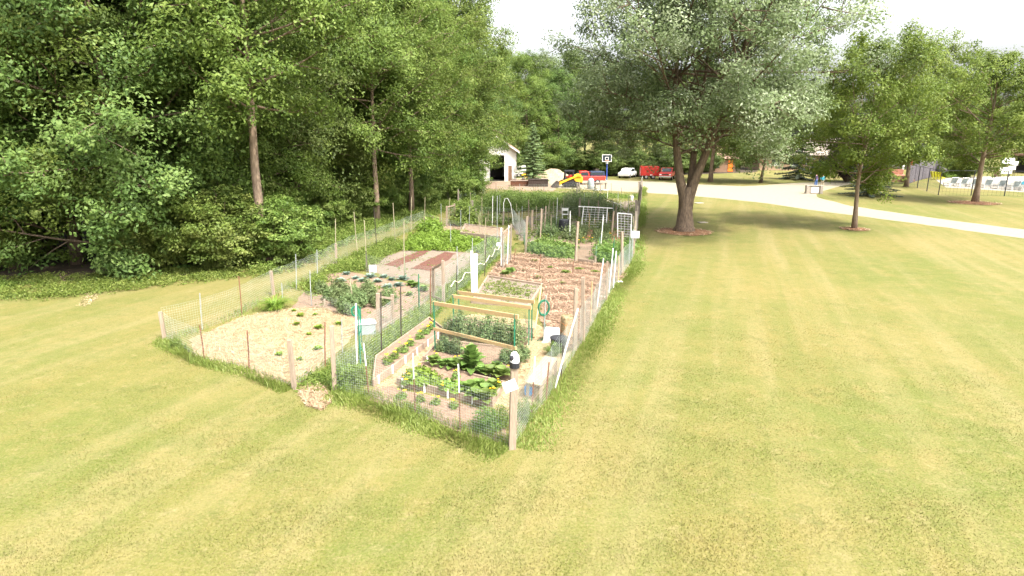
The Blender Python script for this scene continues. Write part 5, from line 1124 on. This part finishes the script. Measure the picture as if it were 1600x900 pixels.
# ---- people
def person(loc, rz, label, shirt, legs, hair, bend=0.0, arm='down'):
    e = empty('person', loc, label, 'person', rz=rz); H = 1.72
    def skin(name, verts, edges, rad, m, root=0, parent=e):
        me = bpy.data.meshes.new(name); me.from_pydata(verts, edges, []); o = link(name, me, M[m], parent)
        md = o.modifiers.new('skin', 'SKIN'); me.skin_vertices[0].data
        for i, r in enumerate(rad): me.skin_vertices[0].data[i].radius = (r if isinstance(r, tuple) else (r, r))
        me.skin_vertices[0].data[root].use_root = True; md.use_smooth_shade = True
        s_ = o.modifiers.new('sub', 'SUBSURF'); s_.levels = 1; s_.render_levels = 2; return o
    hx = bend
    hands = {'down': ((.30, -.05, .80), (-.30, -.05, .80)), 'front': ((.18, -.32, 1.05), (-.18, -.30, 1.08)), 'hip': ((.34, -.1, 1.08), (-.30, -.06, .8))}[arm]
    V = [(0, 0, .95), (0, 0, 1.12), (0, -.02-hx*.5, 1.34), (0, -.03-hx, 1.46), (0, -.05-hx, 1.56), (0, -.07-hx, 1.66), (.10, 0, .90), (.12, -.02, .50), (.12, .03, .09), (.14, -.14, .05), (-.10, 0, .90), (-.12, 0, .50), (-.13, .03, .09), (-.15, -.14, .05),
         (.20, -.03-hx*.9, 1.40), (.27, -.02-hx*.6, 1.12), hands[0], (-.20, -.03-hx*.9, 1.40), (-.27, -.02-hx*.6, 1.12), hands[1]]
    E_ = [(0, 1), (1, 2), (2, 3), (3, 4), (4, 5), (0, 6), (6, 7), (7, 8), (8, 9), (0, 10), (10, 11), (11, 12), (12, 13), (2, 14), (14, 15), (15, 16), (2, 17), (17, 18), (18, 19)]
    rad = [(.13, .10), (.12, .09), (.16, .10), .055, .06, .085, .085, .06, .04, .035, .085, .06, .04, .035, .055, .042, .032, .055, .042, .032]
    b = skin('body', V, E_, rad, 'skin')
    k = 1.14
    skin('shirt', [V[0], V[1], V[2], (0, -.03-hx, 1.42), V[14], V[15], V[17], V[18]], [(0, 1), (1, 2), (2, 3), (2, 4), (4, 5), (2, 6), (6, 7)], [(.165, .125), (.155, .12), (.19, .125), .09, .085, .062, .085, .062], shirt)
    skin('trousers', [V[0], V[6], V[7], (.12, .03, .12), V[10], V[11], (-.13, .03, .12)], [(0, 1), (1, 2), (2, 3), (0, 4), (4, 5), (5, 6)], [(.15, .115), .105, .08, .065, .105, .08, .065], legs)
    skin('hair', [(0, -.05-hx, 1.69), (0, .02-hx, 1.64)], [(0, 1)], [(.085, .09), (.07, .07)], hair)
    for sx in (-.13, .14): MB().box((sx, -.06, .045), (.10, .28, .09)).build('shoe', M['dark'], e, bevel=.03, local=True)
    return e
a = G(1274, 293); person((a.x, a.y, 0), R(-160), 'person in a dark purple top and blue jeans standing behind the stone sign', 'purple', 'jeans', 'hairm')
a = G(1284, 295); person((a.x, a.y, 0), R(160), 'person in a turquoise shirt and light trousers standing right of the stone sign', 'cyan', 'khaki', 'hairb', arm='front')

# ---- houses
e = empty('house', (57, 122, 0), 'tan brick ranch house with a wide pale shingle roof behind the spruce', 'house', rz=R(-4)); 
MB().box((0, 0, 1.45), (20, 9, 2.9)).build('wall', M['brick'], e, **l)
MB().prism([(-5.6, 2.75), (5.6, 2.75), (5.6, 2.95), (0, 5.9), (-5.6, 2.95)], -11, 11, 'x').build('roof', M['shingle'], e, **l)
for cx in (-7, -3.5, 1.5, 6.5):
    w = MB().box((cx, -4.53, 1.6), (1.5, .08, 1.2)).build('window', M['glass'], e, **l); MB().box((cx, -4.56, .96), (1.7, .14, .09)).build('sill', M['white'], w, **l)
d_ = MB().box((4.0, -4.53, 1.05), (.95, .08, 2.08)).build('door', M['brown'], e, **l); MB().box((4.35, -4.6, 1.0), (.06, .08, .06)).build('handle', M['chrome'], d_, **l)
e = empty('house', (82.5, 128, 0), 'pale two storey house glimpsed between the maples behind the deck', 'house', rz=R(5))
MB().box((0, 0, 2.7), (9, 8, 5.4)).build('wall', M['wall'], e, **l); MB().prism([(-5, 5.3), (5, 5.3), (0, 8.2)], -4.5, 4.5, 'y').build('roof', M['redshingle'], e, **l)
for cx in (-2.8, 0, 2.8):
    for cz in (1.6, 4.1): MB().box((cx, -4.03, cz), (1.1, .08, 1.3)).build('window', M['glass'], e, **l)
e = empty('shed', (37.2, 114, 0), 'low dark shed with a small orange door far behind the maple', 'shed')
MB().box((0, 0, 1.2), (5.5, 4, 2.4)).build('wall', M['brown'], e, **l); MB().prism([(-2.6, 2.4), (2.6, 2.4), (0, 3.3)], -3.2, 3.2, 'x').build('roof', M['redshingle'], e, **l); MB().box((1.9, -2.03, 1.1), (.9, .06, 2.0)).build('door', M['orange'], e, **l); MB().box((-1, -2.03, 1.3), (1.6, .06, 1.1)).build('window', M['glass'], e, **l)
# ---- deck
a = G(1408, 284); e = empty('deck', (a.x, a.y, 0), 'raised red brown wooden deck beside the dark screened fence', 'deck', rz=R(-10))
MB().box((0, 1.4, .82), (2.4, 2.8, .1)).build('floor_boards', M['deck'], e, **l); MB().box((0, .06, .38), (2.3, .08, .76)).build('skirt', M['brown'], e, **l)
MB().box((-1.1, 1.4, 1.1), (.1, 2.8, .45)).build('side_rail', M['deck'], e, **l); MB().box((.3, 2.5, 1.25), (1.5, .4, .7)).build('bench', M['deck'], e, **l)
MB().box((.9, -.35, .55), (.8, .6, .2)).build('step', M['deck'], e, **l); MB().box((.9, -.75, .25), (.8, .4, .2)).build('step', M['deck'], e, **l)
# ---- pool
sheet('pool_lawn_terrace', PG([(1462, 281), (1478, 293), (1530, 296), (1610, 301), (1700, 306), (1700, 277), (1600, 275.5), (1500, 276)]), .012, M['concrete'])
sheet('pool_water', PG([(1586, 283.5), (1593, 288.5), (1700, 292), (1700, 281)]), .02, M['poolwater'])
def lounger():
    e = empty('pool_chair', (0, 0, 0), 'white pool lounge chair with a grey mesh back', 'pool chair', 'white lounge chairs beside the pool')
    MB().box((0, .55, .36), (.68, 1.1, .04)).build('seat', M['grey'], e, bevel=.01, **l)
    B = MB(); B.add([(-.3, -.1, .42), (.3, -.1, .42), (.3, -.42, 1.05), (-.3, -.42, 1.05), (-.3, -.14, .41), (.3, -.14, .41), (.3, -.46, 1.04), (-.3, -.46, 1.04)], [(0, 1, 2, 3), (7, 6, 5, 4), (0, 4, 5, 1), (1, 5, 6, 2), (2, 6, 7, 3), (3, 7, 4, 0)]); B.build('backrest', M['grey'], e, **l)
    B = MB()
    for sx in (-.36, .36): B.tube([(sx, -.45, 1.1), (sx, -.12, .42), (sx, 1.1, .36)], .045, 6); B.tube([(sx, -.3, .62), (sx, .5, .62)], .04, 6)
    B.tube([(-.36, -.45, 1.1), (.36, -.45, 1.1)], .045, 6); B.build('frame', M['white'], e, **l)
    for sx in (-.36, .36):
        for sy in (-.2, .95): MB().tube([(sx, sy, 0), (sx, sy, .4)], .045, 6).build('leg', M['white'], e, **l)
    return e
lg = lounger(); sp = [(1487, 291), (1503, 291.5), (1521, 292.5), (1541, 293.5), (1562, 295), (1584, 297), (1602, 298)]
for i, s_ in enumerate(sp):
    o = lg if i == 0 else copy_tree(lg); o.location = G(*s_); o.rotation_euler = (0, 0, R(rnd.uniform(-6, 6))); o.scale = (1.15, 1, 1); o['label'] = 'white lounge chair facing the pool, %s of its row' % nth(i, len(sp))
yc = None
for i, s_ in enumerate([(1458, 280), (1462.5, 280.5), (1467, 281), (1471.5, 281.5)]):
    if yc is None:
        yc = empty('yellow_chair', (0, 0, 0), 'x', 'chair', 'yellow chairs along the screened fence'); MB().box((0, 0, .4), (.5, .5, .05)).build('seat', M['yellowchair'], yc, **l); MB().beam((-.22, 0, .42), (-.42, 0, 1.15), .05, .5, Vector((0, 1, 0))).build('backrest', M['yellowchair'], yc, **l)
        for sx in (-.2, .2):
            for sy in (-.2, .2): MB().tube([(sx, sy, 0), (sx, sy, .4)], .03, 5).build('leg', M['yellowchair'], yc, **l)
        o = yc
    else: o = copy_tree(yc)
    o.location = G(*s_); o['label'] = 'bright yellow plastic chair at the foot of the screened fence, %s' % nth(i, 4)
# ---- dark fences round the pool
def darkfence(label, px, h, screen=False, n=1):
    P = PG(px); e = empty('pool_fence', P[0], label, 'fence')
    for i in range(len(P)-1):
        for k in range(n if i < len(P)-2 else n+1):
            p = P[i].lerp(P[i+1], k/n); MB().tube([p, p+Vector((0, 0, h))], .05, 6).build('post', M['black'], e)
        a, b = P[i], P[i+1]
        MB().tube([a+Vector((0, 0, h)), b+Vector((0, 0, h))], .03, 5).build('rail', M['black'], e)
        if screen:
            q = (b-a).normalized()*.06; MB().beam(a+q+Vector((0, 0, h*.5)), b-q+Vector((0, 0, h*.5)), .012, h*.96).build('screen', M['screen'], e)
    if not screen: netting('chain_link', P, h, e, 'black', .35, .006)
    return e
darkfence('tall fence with dark screen cloth running away beside the pool chairs', [(1418, 288), (1428, 284.5), (1440, 281), (1456, 277), (1472, 273.5), (1486, 271)], 2.5, True)
darkfence('open black chain link fence in front of the pool lawn', [(1418, 288.4), (1433, 294), (1448, 299), (1466, 305), (1517, 305.5), (1569, 306.5), (1625, 308)], 2.6)
cover('hedge', PG([(1474, 274.5), (1508, 274.5), (1510, 277), (1474, 277.5)]), 220, .9, .2, M['lf_lime'], 41, 'low lime green planting between the screened fence and the pool', 'hedge', rad=.5, per=20)
# ---- pavilion and signs at the far right
e = empty('pavilion', (97, 106, 0), 'dark open pavilion beyond the pool at the right edge', 'pavilion')
MB().box((0, 1.5, 3.1), (16, 8, .3)).build('roof', M['redshingle'], e, **l); MB().box((0, 5, 1.5), (15, .2, 3.0)).build('back_wall', M['dark'], e, **l)
for cx in (-7, -2.5, 2.5, 7): MB().box((cx, -2, 1.5), (.3, .3, 3.0)).build('column', M['brown'], e, **l)
for i, (a_, b_, w, h, z, lb) in enumerate(((1570, 276.5, 1.9, 1.0, .5, 'lowest white board of the stack of pool signs'), (1573, 276, 2.0, .9, 2.0, 'upper left white pool sign board'), (1586, 276, 1.2, .6, 1.75, 'upper small white pool sign on the right'), (1586, 275.8, 1.2, .6, 1.0, 'lower small white pool sign on the right'))):
    c = G(a_, b_); e = empty('pool_sign', (c.x, c.y+i*.3, 0), lb, 'sign'); MB().box((0, 0, z+h/2), (w, .06, h)).build('panel', M['white'], e, **l)
    for sx in (-.35, .35): MB().tube([(sx*w, .06, 0), (sx*w, .06, z+h*.8)], .03, 6).build('post', M['steel'], e, **l)
    MB().box((0, -.04, z+h*.62), (w*.7, .015, h*.06)).box((0, -.04, z+h*.38), (w*.55, .015, h*.06)).build('print', M['red' if i == 3 else 'navy'], e, **l)
c = G(1557, 276); tag(MB().tube([c, c+Vector((0, 0, .1)), c+Vector((0, 0, .95)), c+Vector((0, 0, 1.05))], [.35, .38, .38, .30], 14).build('litter_bin', M['redshingle']), 'round dark red litter bin left of the pool signs', 'bin')
c = G(1421, 279); e = empty('closed_parasol', c, 'closed red parasol standing behind the deck', 'parasol'); MB().tube([(0, 0, 0), (0, 0, 2.9)], .03, 6).build('pole', M['steel'], e, **l); MB().tube([(0, 0, 1.5), (0, 0, 1.7), (0, 0, 2.8), (0, 0, 2.95)], [.12, .16, .07, .02], 10).build('canopy', M['red'], e, **l)
c = G(1409, 277); tag(MB().tube([c, c+Vector((0, 0, 1.9)), c+Vector((0, 0, 2.1))], [.13, .12, .05], 10).build('white_post', M['white']), 'short thick white post behind the deck', 'post')
